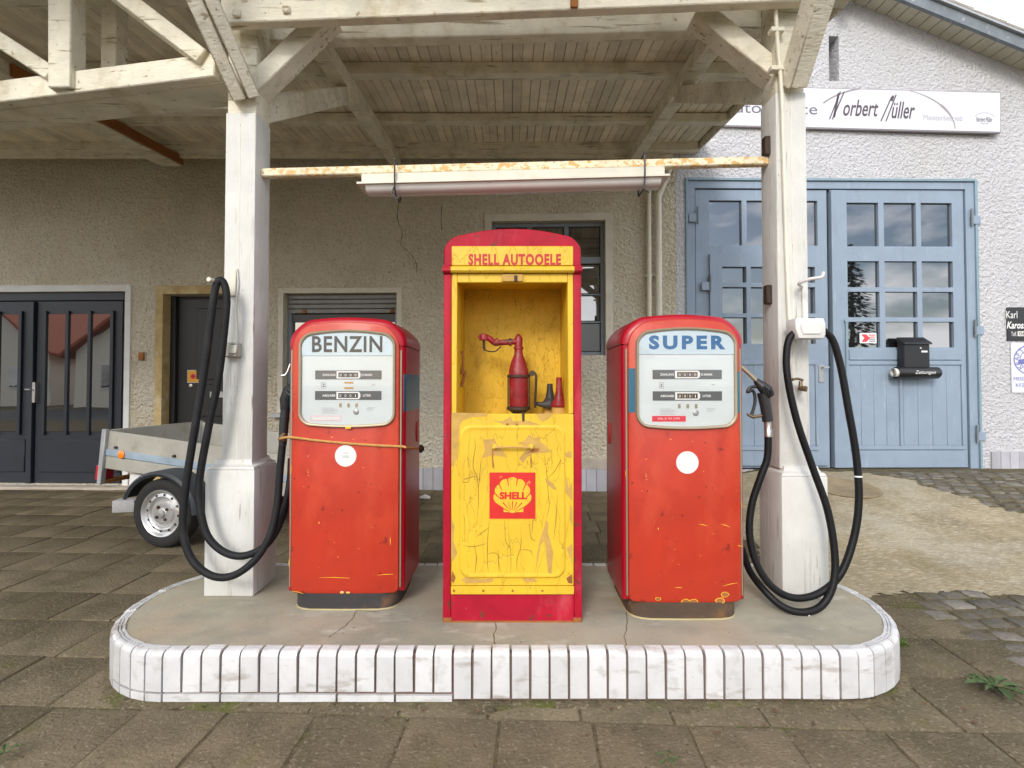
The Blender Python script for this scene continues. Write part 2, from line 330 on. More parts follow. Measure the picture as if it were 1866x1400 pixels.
# island outline (shared by deck, tiles and the cut-out in the paving)
IX0, IX1, IYC, IA, IB = -1.37, 1.31, 2.5, .45, .5
def island_pt(t, inset=0):
    """walk round the island: t in metres from the front left corner, anticlockwise seen from above"""
    a, b = IA - inset, IB - inset; per = math.pi * (3 * (a + b) - math.sqrt((3 * a + b) * (a + 3 * b))) / 2; st = IX1 - IX0
    t %= 2 * st + 2 * per
    if t < st: return Vector((IX0 + t, IYC - b, 0)), Vector((1, 0, 0))
    t -= st
    if t < per:
        k = t / per * math.pi - math.pi / 2; return Vector((IX1 + a * math.cos(k), IYC + b * math.sin(k), 0)), Vector((-a * math.sin(k), b * math.cos(k), 0)).normalized()
    t -= per
    if t < st: return Vector((IX1 - t, IYC + b, 0)), Vector((-1, 0, 0))
    t -= st; k = t / per * math.pi + math.pi / 2
    return Vector((IX0 + a * math.cos(k), IYC + b * math.sin(k), 0)), Vector((-a * math.sin(k), b * math.cos(k), 0)).normalized()
PER = 2 * (IX1 - IX0) + math.pi * (3 * (IA + IB) - math.sqrt((3 * IA + IB) * (IA + 3 * IB)))
def in_island(x, y, grow=0):
    cx = min(max(x, IX0), IX1); return ((x - cx) / (IA + grow)) ** 2 + ((y - IYC) / (IB + grow)) ** 2 < 1
# apron outline from the photo, on the rising ground
ap = [Vector((1.78, 2.78, 0)), G(1600, 1084), G(1650, 1081), G(1700, 1077), G(1780, 1079), G(1866, 1086), Vector((5.2, 3.25, 0)), Vector((5.4, 4.1, 0)),
      G(1866, 936), G(1800, 918), G(1730, 897), G(1670, 877), G(1615, 866), G(1560, 860), Vector((3.4, 5.78, 0)), Vector((1.95, 5.8, 0))]
def inside(x, y, pl):
    c = False
    for a, b in zip(pl, pl[1:] + pl[:1]):
        if (a.y > y) != (b.y > y) and x < (b.x - a.x) * (y - a.y) / (b.y - a.y) + a.x: c = not c
    return c
from mathutils import noise as mnoise
am = bmesh.new(); st = .032; cache = {}
def av(i, j):
    if (i, j) not in cache:
        x, y = 1.7 + i * st, 2.6 + j * st
        cache[i, j] = am.verts.new((x + random.uniform(-.012, .012), y + random.uniform(-.012, .012), gz(x, y) - .001))
    return cache[i, j]
def ragged(x, y):
    q = mnoise.noise(Vector((x * 5, y * 5, 0))) * .10 + mnoise.noise(Vector((x * 17, y * 17, 3))) * .05; return inside(x + q, y + q * .7, ap)
for i in range(125):
    for j in range(105):
        if ragged(1.7 + (i + .5) * st, 2.6 + (j + .5) * st) and not in_island(1.7 + (i + .5) * st, 2.6 + (j + .5) * st): am.faces.new((av(i, j), av(i + 1, j), av(i + 1, j + 1), av(i, j + 1)))
me = bpy.data.meshes.new('apron'); am.to_mesh(me); am.free(); me.materials.append(M['apron']); tag(link('apron', me), kind='structure')
p = G(1535, 888); cov = MB().lathe([(0, 0), (.33, 0), (.33, .006), (.30, .008), (.29, .005), (0, .005)], (0, 0, 0), (0, 0, 1), 28).build('manhole_cover', 'iron_cover', None, (p.x, p.y, gz(p.x, p.y) + .002))
cov.rotation_euler = (math.atan((gz(p.x, p.y + .1) - gz(p.x, p.y - .1)) / .2), -math.atan((gz(p.x + .1, p.y) - gz(p.x - .1, p.y)) / .2), 0); tag(cov, 'round flat brown manhole cover set in the tan concrete apron', 'manhole cover')
# paving slabs, one object each
SL = .345; sm = []
for k in range(6):
    b = MB(); j = [random.uniform(-.004, .004) for _ in range(8)]; h_ = SL / 2 - .0032
    b.hexa([(-h_ + j[0], -h_ + j[1], -.045), (h_ + j[2], -h_ + j[3], -.045), (h_ + j[4], h_ + j[5], -.045), (-h_ + j[6], h_ + j[7], -.045),
            (-h_ + j[0], -h_ + j[1], 0), (h_ + j[2], -h_ + j[3], 0), (h_ + j[4], h_ + j[5], 0), (-h_ + j[6], h_ + j[7], 0)], .007, 2)
    o = b.build('slab', 'slab', ground); sm.append(o.data); bpy.data.objects.remove(o)
ca, sa = math.cos(R(-2.5)), math.sin(R(-2.5)); ns = 0
for r_ in range(-1, 20):
    for c_ in range(-24, 16):
        u, v = c_ * SL + (SL / 2 if r_ % 2 else 0) * .25, 1.3 + r_ * SL - .6; x, y = u * ca - v * sa, u * sa + v * ca
        if x > 2.25 or (y > 2.95 and x > 1.85) or y > 5.95 - .035 * x or y < .75 or abs(x) > 1.12 * y + .4: continue
        if in_island(x, y, -.28): continue
        if abs(gz(x, y)) > .03: continue
        o = link('slab', random.choice(sm), ground, (x, y, random.uniform(-.004, .003) + gz(x, y)))
        o.rotation_euler = (random.uniform(-.006, .006), random.uniform(-.006, .006), R(-2.5) + random.uniform(-.008, .008) + R(90) * random.randrange(4)); ns += 1
b = MB(); prv = None                                          # earth washed up against the kerb
for k in range(421):
    p, d = island_pt(PER * k / 420); nrm = Vector((d.y, -d.x, 0)); wv = .018 + .05 * max(0, mnoise.noise(p * 4.0) + .35) + .03 * max(0, mnoise.noise(p * 19.0))
    a1 = b.bm.verts.new(p - nrm * .02 + Vector((0, 0, .010))); a2 = b.bm.verts.new(p + nrm * wv * .5 + Vector((0, 0, .006))); a3 = b.bm.verts.new(p + nrm * wv + Vector((0, 0, -.001)))
    if prv: b.bm.faces.new((prv[0], prv[1], a2, a1)); b.bm.faces.new((prv[1], prv[2], a3, a2))
    prv = (a1, a2, a3)
tag(b.build('earth_edge', 'soil', ground), kind='stuff')
# granite setts on the right
tm = []
for k in range(6):
    b = MB(); j = [random.uniform(-.010, .010) for _ in range(8)]; hx, hy = .066, .052
    b.hexa([(-hx + j[0], -hy + j[1], -.05), (hx + j[2], -hy + j[3], -.05), (hx + j[4], hy + j[5], -.05), (-hx + j[6], hy + j[7], -.05),
            (-hx + j[0], -hy + j[1], 0), (hx + j[2], -hy + j[3], 0), (hx + j[4], hy + j[5], 0), (-hx + j[6], hy + j[7], 0)], .014, 2)
    o = b.build('sett', 'sett', ground); tm.append(o.data); bpy.data.objects.remove(o)
cand = []
for r_ in range(46):
    for c_ in range(42):
        y = 1.75 + r_ * .118; x = 2.1 + c_ * .146 + (.073 if r_ % 2 else 0); y += .05 * math.sin(x * 2.2)
        if (y < 3.0 and x < 2.3) or inside(x, y, ap) or y > 5.72 or x > (1.25 * y + .5 if y < 3.05 else 1.04 * y + .1) or in_island(x, y, .08): continue
        if y >= 3.0 and x < 2.4: continue
        cand.append((x, y))
cand.sort(key=lambda q: q[0] ** 2 + q[1] ** 2)
for x, y in cand[:298]:
    o = link('sett', random.choice(tm), ground, (x + random.uniform(-.008, .008), y + random.uniform(-.008, .008), gz(x, y) + random.uniform(-.001, .006)))
    o.rotation_euler = (random.uniform(-.03, .03) + math.atan((gz(x, y + .05) - gz(x, y - .05)) / .1), random.uniform(-.03, .03), random.uniform(-.12, .12) + R(180) * random.randrange(2))

# ================================================================== BUILDINGS
class Wall:
    """local frame on a wall: x along it, -y out of it, z up"""
    def __init__(s, o, rz): s.o = Vector(o); s.rz = rz; s.u = Vector((math.cos(rz), math.sin(rz), 0)); s.n = Vector((math.sin(rz), -math.cos(rz), 0))
    def __call__(s, px, py, out=0):
        r = ray(px, py); c = Vector((0, 0, H)); o = s.o + s.n * out; t = (o - c).dot(s.n) / r.dot(s.n); q = c + r * t - s.o
        return q.dot(s.u), q.z
def wall_mesh(x0, x1, z0, z1, holes, depth, m, name, parent, top=None):
    """front skin with rectangular openings and their reveals"""
    gx = sorted({x0, x1, *[h[0] for h in holes], *[h[1] for h in holes]}); gz_ = sorted({z0, z1, *[h[2] for h in holes], *[h[3] for h in holes]}); b = MB()
    for i in range(len(gx) - 1):
        for j in range(len(gz_) - 1):
            cx, cz = (gx[i] + gx[i + 1]) / 2, (gz_[j] + gz_[j + 1]) / 2
            if any(h[0] < cx < h[1] and h[2] < cz < h[3] for h in holes): continue
            b.poly([(gx[i], 0, gz_[j]), (gx[i + 1], 0, gz_[j]), (gx[i + 1], 0, gz_[j + 1]), (gx[i], 0, gz_[j + 1])])
    for a, c, d, e in holes:
        b.poly([(a, 0, d), (a, 0, e), (a, depth, e), (a, depth, d)]); b.poly([(c, 0, d), (c, depth, d), (c, depth, e), (c, 0, e)])
        b.poly([(a, 0, e), (c, 0, e), (c, depth, e), (a, depth, e)]); b.poly([(a, 0, d), (a, depth, d), (c, depth, d), (c, 0, d)])
    if top: b.poly(top)
    bmesh.ops.remove_doubles(b.bm, verts=b.bm.verts, dist=.0005)
    return b.build(name, m, parent, smooth=0)
WM = Wall((0, 5.97, 0), math.atan(-.035))
house = thing('station_building', 'beige rough-rendered building with dark doors under the wooden canopy', 'building', WM.o, WM.rz)
def rect(W, x0, y0, x1, y1, out=0):
    a, z1 = W(x0, y0, out); b_, _ = W(x1, y0, out); _, z0 = W(x0, y1, out); return a, b_, z0, z1
XE = 1.93
D1 = (WM(-330, 600)[0], WM(229, 600)[0], .035, WM(150, 532)[1])
D2 = (WM(299, 600)[0], WM(447, 600)[0], .03, WM(330, 537)[1])
W1 = rect(WM, 517, 535, 723, 752)
W2 = rect(WM, 896, 404, 1103, 648)
wall_mesh(-9.5, XE, -.1, 4.3, [D1, D2, W1, W2], .22, 'stucco', 'wall', house)
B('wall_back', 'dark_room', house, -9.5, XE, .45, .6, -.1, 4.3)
b = MB()
for (a, c, z0, z1), t in ((W1, .06), (W2, .085)):
    e = .012
    b = MB(); b.box(a - t, a - .001, -e, .02, z0, z1 + t); b.box(c + .001, c + t, -e, .02, z0, z1 + t); b.box(a - .001, c + .001, -e, .02, z1 + .001, z1 + t)
    b.build('surround', 'smooth_render', house)
a, c, z0, z1 = D1
B('door_surround', 'white_render', house, c + .002, c + .07, -.02, .01, 0, z1 + .08); B('door_surround', 'white_render', house, a, c + .0015, -.0205, .01, z1 + .002, z1 + .08)
a, c, z0, z1 = D2; t = .085
B('door_frame', 'ochre_frame', house, a - t, a + .002, -.03, .218, z0, z1 + .002); B('door_frame', 'ochre_frame', house, c - .002, c + t, -.03, .218, z0, z1 + .002); B('door_frame', 'ochre_frame', house, a - t, c + t, -.032, .216, z1 + .003, z1 + .1)
B('threshold', 'cement', house, D1[0], D2[1] + .2, -.16, .0, -.05, .028, .006)
# plinth tiles along the foot of the wall
pz0, pz1 = WM(790, 893)[1], WM(790, 853)[1]; x = WM(500, 800)[0]; k = 0
while x < XE - .1:
    B('plinth_tile', 'plinth', house, x + .002, x + .116, -.016 - .001 * (k % 3), .01, max(pz0, -.02), pz1); x += .12; k += 1
B('plinth_capping', 'cement', house, WM(1058, 800)[0], XE - .02, -.02, .01, pz1 + .002, WM(1080, 836)[1])
for pts in ([(722, 340), (726, 372), (724, 398), (733, 425), (731, 446), (747, 462), (758, 478), (760, 496)], [(806, 372), (804, 395), (805, 420)]):
    b = MB(); pr = None
    for v in spline([(*WM(a, c), 0) for a, c in pts], 4):
        j = .002 + .003 * random.random(); vv = (b.bm.verts.new((v.x - j, -.003, v.y)), b.bm.verts.new((v.x + j, -.003, v.y)))
        if pr: b.bm.faces.new((pr[0], pr[1], vv[1], vv[0]))
        pr = vv
    b.build('crack', 'soil', house, smooth=0)
# dark double gate with glazed slots
gate = MB(); a, c, z0, z1 = D1
gate.box(a, c, .07, .10, z0, z1)
Lx = lambda px, py=700: WM(px, py)[0]; Lz = lambda py, px=150: WM(px, py)[1]
gate.box(Lx(221), c, .02, .072, z0, z1, .004); gate.box(a, Lx(221) - .002, .021, .072, Lz(547), z1 - .002, .004)
gate.box(Lx(48), Lx(58), .005, .075, z0, Lz(549), .004)
for x0, x1 in ((60, 217), (-108, 45)):
    gate.box(Lx(x0), Lx(x1), .04, .075, z0 + .01, Lz(548), .003)
gt = gate.build('double_door', 'anthracite', house)
for x0, x1 in ((60, 217), (-108, 45)):
    MB().box(Lx(x0 + 9), Lx(x1 - 2), .026, .05, Lz(862), Lz(802), .008).build('lower_panel', 'anthracite', gt)
    n_ = 3; e0 = x0 + 14
    for i in range(n_):
        B('pane', 'pane_glass', gt, Lx(e0 + 41 * i + 6), Lx(e0 + 41 * i + 40), .030, .037, Lz(787), Lz(572))
    for i in range(n_ + 1):
        B('glazing_bar', 'anthracite', gt, Lx(e0 + 41 * i), Lx(e0 + 41 * i + 6), .012, .038, Lz(793), Lz(566), .003)
hz = Lz(710)
hd = B('handle_plate', 'steel', gt, Lx(59), Lx(64.5), -.004, .045, Lz(734), Lz(697), .002)
MB().tube([(Lx(61.5), -.003, hz), (Lx(61.5), -.05, hz), (Lx(54), -.055, hz)], .008, 8).build('lever', 'steel', hd)
for pz in (590, 700):
    MB().tube([(Lx(219), .015, Lz(pz)), (Lx(219), .015, Lz(pz + 22))], .011, 8).build('hinge', 'anthracite', gt)
# dark house door
a, c, z0, z1 = D2
d2 = MB().box(a + .002, c - .002, .15, .20, z0, z1, .002).build('front_door', 'door_black', house)
B('door_casing', 'door_black', d2, a + .002, a + .07, .10, .152, z0, z1 - .001, .004)
for zz0, zz1 in ((760, 700), (692, 560)): MB().box(Lx(343), c - .06, .135, .152, Lz(zz0), Lz(zz1), .008).build('door_panel', 'door_black', d2)
MB().lathe([(0, 0), (.022, 0), (.022, .01), (.012, .012), (0, .012)], (Lx(333), .149, Lz(703)), (0, -1, 0), 16).build('lock', 'steel', d2)
B('letter_slot', 'galvanised', d2, Lx(370), Lx(402), .128, .136, Lz(725), Lz(714), .002)
yp = thing('warning_plate', 'small square yellow plate with a red disc fixed to the dark house door', 'sign', WM.o + WM.u * Lx(338) + Vector((0, 0, Lz(686))) - WM.n * .143, WM.rz)
B('plate', 'sign_yellow', yp, -.072, .072, -.006, .006, -.072, .072, .002); B('border', 'letter_white', yp, -.078, .078, .0, .005, -.078, .078)
disc('red_disc', 'print_red', yp, 0, 0, .034, -.006); disc('dark_disc', 'letter_red', yp, 0, 0, .018, -.0072)
bb = thing('bell_box', 'small rusty brown box on the rough wall beside the ochre door frame', 'box', WM.o + WM.u * Lx(259) + Vector((0, 0, Lz(650))), WM.rz)
B('case', 'rust', bb, -.035, .03, -.03, .0, -.05, .05, .006); B('stain_plate', 'cement', bb, .031, .05, -.006, 0, -.06, .055)
# shuttered window
a, c, z0, z1 = W1
w1 = MB().box(a + .002, a + .05, .10, .19, z0, z1, .003).box(c - .05, c - .002, .10, .19, z0, z1, .003).box(a + .05, c - .05, .10, .19, z0, z0 + .05, .003).build('shuttered_window', 'window_frame', house)
for i in range(4): B('shutter_slat', 'shutter', w1, a + .003, c - .003, .09, .098 + .004 * (i % 2), z1 - .058 * (i + 1) + .003, z1 - .058 * i - .003, .006)
for px in (548, 710): B('shutter_stop', 'rust', w1, Lx(px) - .02, Lx(px) + .02, .07, .0895, z1 - .23, z1 - .185)
B('pane', 'pane_glass', w1, a + .05, c - .05, .15, .156, z0 + .05, z1 - .235)
B('window_bar', 'sign_black', w1, a + .05, c - .05, .115, .149, z1 - .33, z1 - .24); B('window_bar', 'sign_black', w1, (a + c) / 2 - .03, (a + c) / 2 + .03, .117, .149, z0 + .05, z1 - .331)
B('window_sill', 'galvanised', w1, a - .11, c + .1, -.09, .12, z0 - .055, z0 - .003, .004)
# grey casement window behind the cabinet
a, c, z0, z1 = W2
f = MB(); t = .045
f.box(a + .002, a + t, .08, .15, z0, z1, .004).box(c - t, c - .002, .08, .15, z0, z1, .004).box(a + t, c - t, .082, .148, z1 - t, z1 - .002, .004).box(a + t, c - t, .082, .148, z0 + .002, z0 + t, .004)
xm = Lx(1034); xl = Lx(965); zt = Lz(471, 1060)
f.box(a + t, c - t, .07, .146, zt - .045, zt + .035, .004).box(xm - .03, xm + .025, .075, .147, z0 + t, zt - .046, .004).box(xm - .03, xm + .025, .075, .147, zt + .036, z1 - t, .004).box(xl - .03, xl + .03, .075, .147, z0 + t, zt - .046, .004).box(xl - .03, xl + .03, .075, .147, zt + .036, z1 - t, .004)
w2 = f.build('casement_window', 'window_frame', house)
cols = [(a + t, xl - .03), (xl + .03, xm - .03), (xm + .025, c - t)]
rows = [(zt + .036, z1 - t, 'pane_glass'), (Lz(533, 1060), zt - .046, 'pane_glass'), (Lz(584, 1060), Lz(536, 1060), 'pane_glass'), (z0 + t, Lz(587, 1060), 'frosted_glass')]
for x0, x1 in cols:
    for q0, q1, mm in rows: B('pane', mm, w2, x0 + .012, x1 - .012, .11, .116, q0 + .01, q1 - .01)
    for q in (534.5, 585.5): B('glazing_bar', 'window_frame', w2, x0, x1, .09, .14, Lz(q, 1060) - .012, Lz(q, 1060) + .012, .003)
# rain pipes beside the corner
for i, (px, r_) in enumerate(((1182, .026), (1199, .036))):
    x = Lx(px); top = WM(px, 348)[1]; pts = [(x, -.07, -.0), (x, -.07, top - .1)]
    if i: pts = spline([(x, -.07, 0), (x, -.07, top - .5), (x, -.07, top - .12), (x + .04, -.075, top), (WM(1214, 316)[0], -.12, WM(1214, 316)[1])], 6)
    else: pts = [(x, -.06, 0), (x, -.06, top + .1)]
    dp = thing('downpipe', ('thin' if i == 0 else 'thick bent-topped') + ' cream pipe running down the rough wall beside the blue gate', 'pipe', WM.o, WM.rz)
    MB().tube(pts, r_, 12).build('pipe', 'pipe_cream', dp)
    for zz in (.9, 2.5): B('bracket', 'pipe_cream', dp, x - r_ - .012, x + r_ + .012, -.07, -.004, zz, zz + .025, .003)

# ---------------- garage with the gable
WG = Wall((XE, 5.97 - .035 * XE, 0), math.atan(.012))
gar = thing('garage_building', 'white rough-rendered garage with a low gable and blue timber gates', 'building', WG.o, WG.rz)
gx = lambda px, py=600: WG(px, py)[0]
gz2 = lambda py, px=1500: WG(px, py)[1]
GH = (gx(1250), gx(1784), gz2(856), gz2(326)); SLT = rect(WG, 1510, 66, 1528, 148)
e0 = WG(1554, 5); e1 = WG(1866, 131); sl = (e1[1] - e0[1]) / (e1[0] - e0[0])
roofz = lambda x: e0[1] + sl * (x - e0[0])
XR = 7.2
zc = 3.95
wall_mesh(0, XR, 0, zc, [GH], .18, 'stucco_white', 'wall', gar)
b = MB()                                                     # gable above, with the slot left open
sx0, sx1, sz0, sz1 = SLT
strips = [0, sx0, sx1, XR]
for i in range(3):
    x0, x1 = strips[i], strips[i + 1]
    if i == 1:
        b.poly([(x0, 0, zc), (x1, 0, zc), (x1, 0, sz0), (x0, 0, sz0)]); b.poly([(x0, 0, sz1), (x1, 0, sz1), (x1, 0, roofz(x1)), (x0, 0, roofz(x0))])
    else: b.poly([(x0, 0, zc), (x1, 0, zc), (x1, 0, max(zc, roofz(x1))), (x0, 0, roofz(x0))])
a_, c_, d_, e_ = SLT
b.poly([(a_, 0, d_), (a_, 0, e_), (a_, .35, e_), (a_, .35, d_)]); b.poly([(c_, 0, d_), (c_, .35, d_), (c_, .35, e_), (c_, 0, e_)]); b.poly([(a_, 0, e_), (c_, 0, e_), (c_, .35, e_), (a_, .35, e_)]); b.poly([(a_, 0, d_), (a_, .35, d_), (c_, .35, d_), (c_, 0, d_)]); b.poly([(a_, .35, d_), (c_, .35, d_), (c_, .35, e_), (a_, .35, e_)])
bmesh.ops.remove_doubles(b.bm, verts=b.bm.verts, dist=.0005); b.build('gable', 'stucco_white', gar, smooth=0)
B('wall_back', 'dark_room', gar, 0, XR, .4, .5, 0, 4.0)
B('side_wall', 'stucco_white', gar, -.1, -.001, .02, 3, 3.2, 6.0)
# roof verge: soffit boards, grey verge board, covering
def along(x, dz=0, y=0): return (x, y, roofz(x) + dz)
x = -.6
sb = math.atan(sl); k = 0
while x < XR:
    x1 = x + .125; b = MB()
    b.hexa([along(x + .006, .004, -.25), along(x1 - .006, .004, -.25), along(x1 - .006, .004, -.001), along(x + .006, .004, -.001), along(x + .006, .022, -.25), along(x1 - .006, .022, -.25), along(x1 - .006, .022, -.001), along(x + .006, .022, -.001)])
    b.build('soffit_board', 'soffit', gar); x = x1; k += 1
rf = MB().hexa([along(-.6, .03, -.27), along(XR, .03, -.27), along(XR, .03, 4), along(-.6, .03, 4), along(-.6, .13, -.27), along(XR, .13, -.27), along(XR, .13, 4), along(-.6, .13, 4)]).build('roof', 'roof_grey', gar)
MB().hexa([along(-.6, -.045, -.295), along(XR, -.045, -.295), along(XR, -.045, -.252), along(-.6, -.045, -.252), along(-.6, .09, -.295), along(XR, .09, -.295), along(XR, .09, -.272), along(-.6, .09, -.272)]).build('verge_board', 'verge_grey', rf)
MB().hexa([along(-.6, .092, -.33), along(XR, .092, -.33), along(XR, .092, -.274), along(-.6, .092, -.274), along(-.6, .118, -.33), along(XR, .118, -.33), along(XR, .118, -.274), along(-.6, .118, -.274)]).build('drip_edge', 'galvanised', rf)
for i in range(20):
    x0 = -.5 + i * .38
    MB().hexa([along(x0, .132 , -.32), along(x0 + .376, .132, -.32), along(x0 + .376, .132, .3), along(x0, .132, .3), along(x0, .160 + .006 * (i % 2), -.32), along(x0 + .376, .175, -.32), along(x0 + .376, .175, .3), along(x0, .160, .3)], .006).build('roof_tile', 'roof_grey', rf)
MB().bar((gx(1520, 5), -.30, gz2(14, 1520)), (gx(1520, 5), .0, gz2(14, 1520)), .09, .10, bev=.004).build('purlin_end', 'verge_grey', gar)
# ---- blue gate
a, c, z0, z1 = GH
gb = MB(); fr = .03
gb.box(a, a + fr, -.02, .06, z0, z1, .004).box(c - fr, c, -.02, .06, z0, z1, .004).box(a + fr, c - fr, -.021, .06, z1 - fr, z1, .004)
gg = gb.build('garage_gate', 'gate_trim', gar)
jb = MB().box(a + fr, gx(1268), .0, .10, z0, z1 - fr, .003).box(gx(1764), c - fr, .0, .10, z0, z1 - fr, .003).box(gx(1268), gx(1764), .001, .10, gz2(344), z1 - fr, .003).build('gate_jamb', 'gate_blue', gg)
def leaf(xa, xb, za, zb, cols_, rows_, y=.02, th=.045, name='gate_leaf', void=None):
    """panelled timber leaf: solid frame bars round the panes, panes set back"""
    vx = [void[0], void[1]] if void else []; vz = [void[2], void[3]] if void else []
    gxs = sorted({xa, xb, *[q for cc in cols_ for q in cc], *vx}); gzs = sorted({za, zb, *[q for cc in rows_ for q in cc], *vz}); b = MB()
    for i in range(len(gxs) - 1):
        for j in range(len(gzs) - 1):
            cx, cz = (gxs[i] + gxs[i + 1]) / 2, (gzs[j] + gzs[j + 1]) / 2
            if any(p[0] < cx < p[1] for p in cols_) and any(p[0] < cz < p[1] for p in rows_): continue
            if void and void[0] < cx < void[1] and void[2] < cz < void[3]: continue
            x0, x1, q0, q1 = gxs[i], gxs[i + 1], gzs[j], gzs[j + 1]
            b.poly([(x0, y, q0), (x1, y, q0), (x1, y, q1), (x0, y, q1)]); 
    for p in cols_:
        for q in rows_:
            x0, x1, q0, q1 = p[0], p[1], q[0], q[1]; d = y + th
            b.poly([(x0, y, q0), (x0, y, q1), (x0, d, q1), (x0, d, q0)]); b.poly([(x1, y, q0), (x1, d, q0), (x1, d, q1), (x1, y, q1)]); b.poly([(x0, y, q1), (x1, y, q1), (x1, d, q1), (x0, d, q1)]); b.poly([(x0, y, q0), (x0, d, q0), (x1, d, q0), (x1, y, q0)])
    d = y + th
    b.poly([(xa, y, za), (xa, y, zb), (xa, d, zb), (xa, d, za)]); b.poly([(xb, y, za), (xb, d, za), (xb, d, zb), (xb, y, zb)]); b.poly([(xa, y, zb), (xb, y, zb), (xb, d, zb), (xa, d, zb)])
    bmesh.ops.remove_doubles(b.bm, verts=b.bm.verts, dist=.0004)
    o = b.build(name, 'gate_blue', gg, smooth=0)
    for p in cols_:
        for q in rows_: B('pane', 'pane_glass', gg, p[0] - .004, p[1] + .004, d - .012, d - .006, q[0] - .004, q[1] + .004)
    return o
Z = gz2
# left leaf (upper panes), wicket door in it, right leaf
lc = [(gx(1295), gx(1355)), (gx(1364), gx(1425)), (gx(1434), gx(1494))]
rc = [(gx(1546), gx(1606)), (gx(1616), gx(1675)), (gx(1684), gx(1741))]
leaf(gx(1270), gx(1511), z0 + .02, Z(346), lc, [(Z(447), Z(365))], void=(gx(1298), gx(1501), z0 + .06, Z(468)))
leaf(gx(1517), gx(1762), z0 + .02, Z(345), rc, [(Z(448), Z(368)), (Z(523), Z(475)), (Z(578), Z(531)), (Z(633), Z(586))])
MB().box(gx(1517), gx(1545), -.012, .019, z0 + .02, Z(347), .005).build('cover_strip', 'gate_blue', gg)
wc = [(gx(1316), gx(1360)), (gx(1368), gx(1428)), (gx(1436), gx(1485))]
leaf(gx(1294), gx(1505), z0 + .05, Z(464), wc, [(Z(516), Z(487)), (Z(572), Z(524)), (Z(627), Z(579))], y=-.014, th=.06, name='wicket_door')
for x0, x1 in ((1546, 1638), (1646, 1751), (1318, 1398), (1404, 1482)):
    y0 = .019 if x0 > 1500 else -.0155; n_ = 4 if x0 > 1500 else 3; xa, xb = gx(x0), gx(x1); wd = (xb - xa) / n_
    for i in range(n_):
        B('plank', 'gate_blue', gg, xa + wd * i + .0015, xa + wd * (i + 1) - .0015, y0 - .004, y0 + .004, Z(812), Z(666), .002)
    B('panel_frame', 'gate_blue', gg, xa - .03, xb + .03, y0 - .016, y0 + .004, Z(665), Z(658), .003); B('panel_frame', 'gate_blue', gg, xa - .03, xb + .03, y0 - .016, y0 + .004, Z(820), Z(813), .003)
    B('panel_frame', 'gate_blue', gg, xb + .002, xb + .035, y0 - .0155, y0 + .004, Z(812.6), Z(665.4), .003)
B('bottom_rail', 'gate_blue', gg, gx(1520), gx(1760), .004, .019, z0 + .02, Z(822), .004); B('mid_rail', 'gate_blue', gg, gx(1548), gx(1752), .004, .019, Z(656), Z(637), .004)
for px, py, s in ((1262, 398, 1), (1285, 522, 1), (1776, 402, -1), (1782, 603, -1), (1786, 795, -1)):
    x, zz = gx(px, py), gz2(py, px)
    h_ = B('hinge', 'gate_blue', gg, x - .05, x + .05, -.026, -.0125, zz - .05, zz + .05, .003)
    MB().tube([(x + .052 * s, -.025, zz - .07), (x + .052 * s, -.025, zz + .13)], .013, 8).build('hinge_pin', 'verge_grey', h_)
MB().tube([(gx(1539), -.03, Z(765)), (gx(1539), -.03, Z(588))], .009, 8).lathe([(.0, 0), (.022, 0), (.022, .01), (0, .01)], (gx(1539), -.028, Z(585)), (0, -1, 0), 12).build('drop_bolt', 'gate_trim', gg)
hp = B('handle_plate', 'galvanised', gg, gx(1489), gx(1499), -.024, -.0145, Z(697), Z(665), .003)
MB().tube([(gx(1494), -.02, Z(670)), (gx(1494), -.07, Z(670)), (gx(1503), -.075, Z(670))], .009, 8).build('lever', 'steel', hp)
x = gx(1800); k = 0
while x < XR:
    B('plinth_tile', 'plinth', gar, x + .002, x + .104, -.02 - .001 * (k % 3), .0, gz2(854, 1820), gz2(823, 1820)); x += .107; k += 1
x = 0.02
while x < gx(1246) - .11: B('plinth_tile', 'plinth', gar, x + .002, x + .104, -.02, .0, .02, gz2(834, 1240)); x += .107
# ---- things on the garage wall
def on(W, px, py, out=0): u, z = W(px, py); return W.o + W.u * u + W.n * out + Vector((0, 0, z))
mb = thing('mailbox', 'black metal mailbox with sloping lid on the blue garage gate', 'mailbox', on(WG, 1657, 645, .012), WG.rz)
mw, mh = .15, .165
b = MB().prism([(-mw, -mh), (mw, -mh), (mw, mh - .03), (-mw, mh - .03)], -.10, 0, .006); b.build('case', 'sign_black', mb)
MB().hexa([(-mw - .012, -.125, mh - .065), (mw + .012, -.125, mh - .065), (mw + .012, .0, mh - .02), (-mw - .012, .0, mh - .02), (-mw - .012, -.125, mh - .045), (mw + .012, -.125, mh - .045), (mw + .012, .0, mh + .03), (-mw - .012, .0, mh + .03)], .004).build('lid', 'sign_black', mb)
B('name_plate', 'letter_white', mb, .05, .12, -.103, -.1005, .01, .03); MB().lathe([(0, 0), (.012, 0), (.012, .006), (0, .006)], (.04, -.1, .06), (0, -1, 0), 12).build('lock', 'steel', mb)
nt_ = thing('newspaper_tube', 'black newspaper tube lettered Zeitungen, rolled paper inside, below the mailbox', 'newspaper tube', on(WG, 1660, 680, .09), WG.rz)
r_ = .068; L_ = .25
b = MB(); seg = 20
b.loft([[(x, rr * math.cos(2 * math.pi * k / seg), rr * math.sin(2 * math.pi * k / seg)) for k in range(seg)] for x, rr in ((-L_, r_ - .006), (-L_, r_), (L_ - .02, r_), (L_, r_ - .015))], cap=False); b.poly([(L_, (r_ - .015) * math.cos(2 * math.pi * k / seg), (r_ - .015) * math.sin(2 * math.pi * k / seg)) for k in range(seg)])
b.build('tube', 'sign_black', nt_)
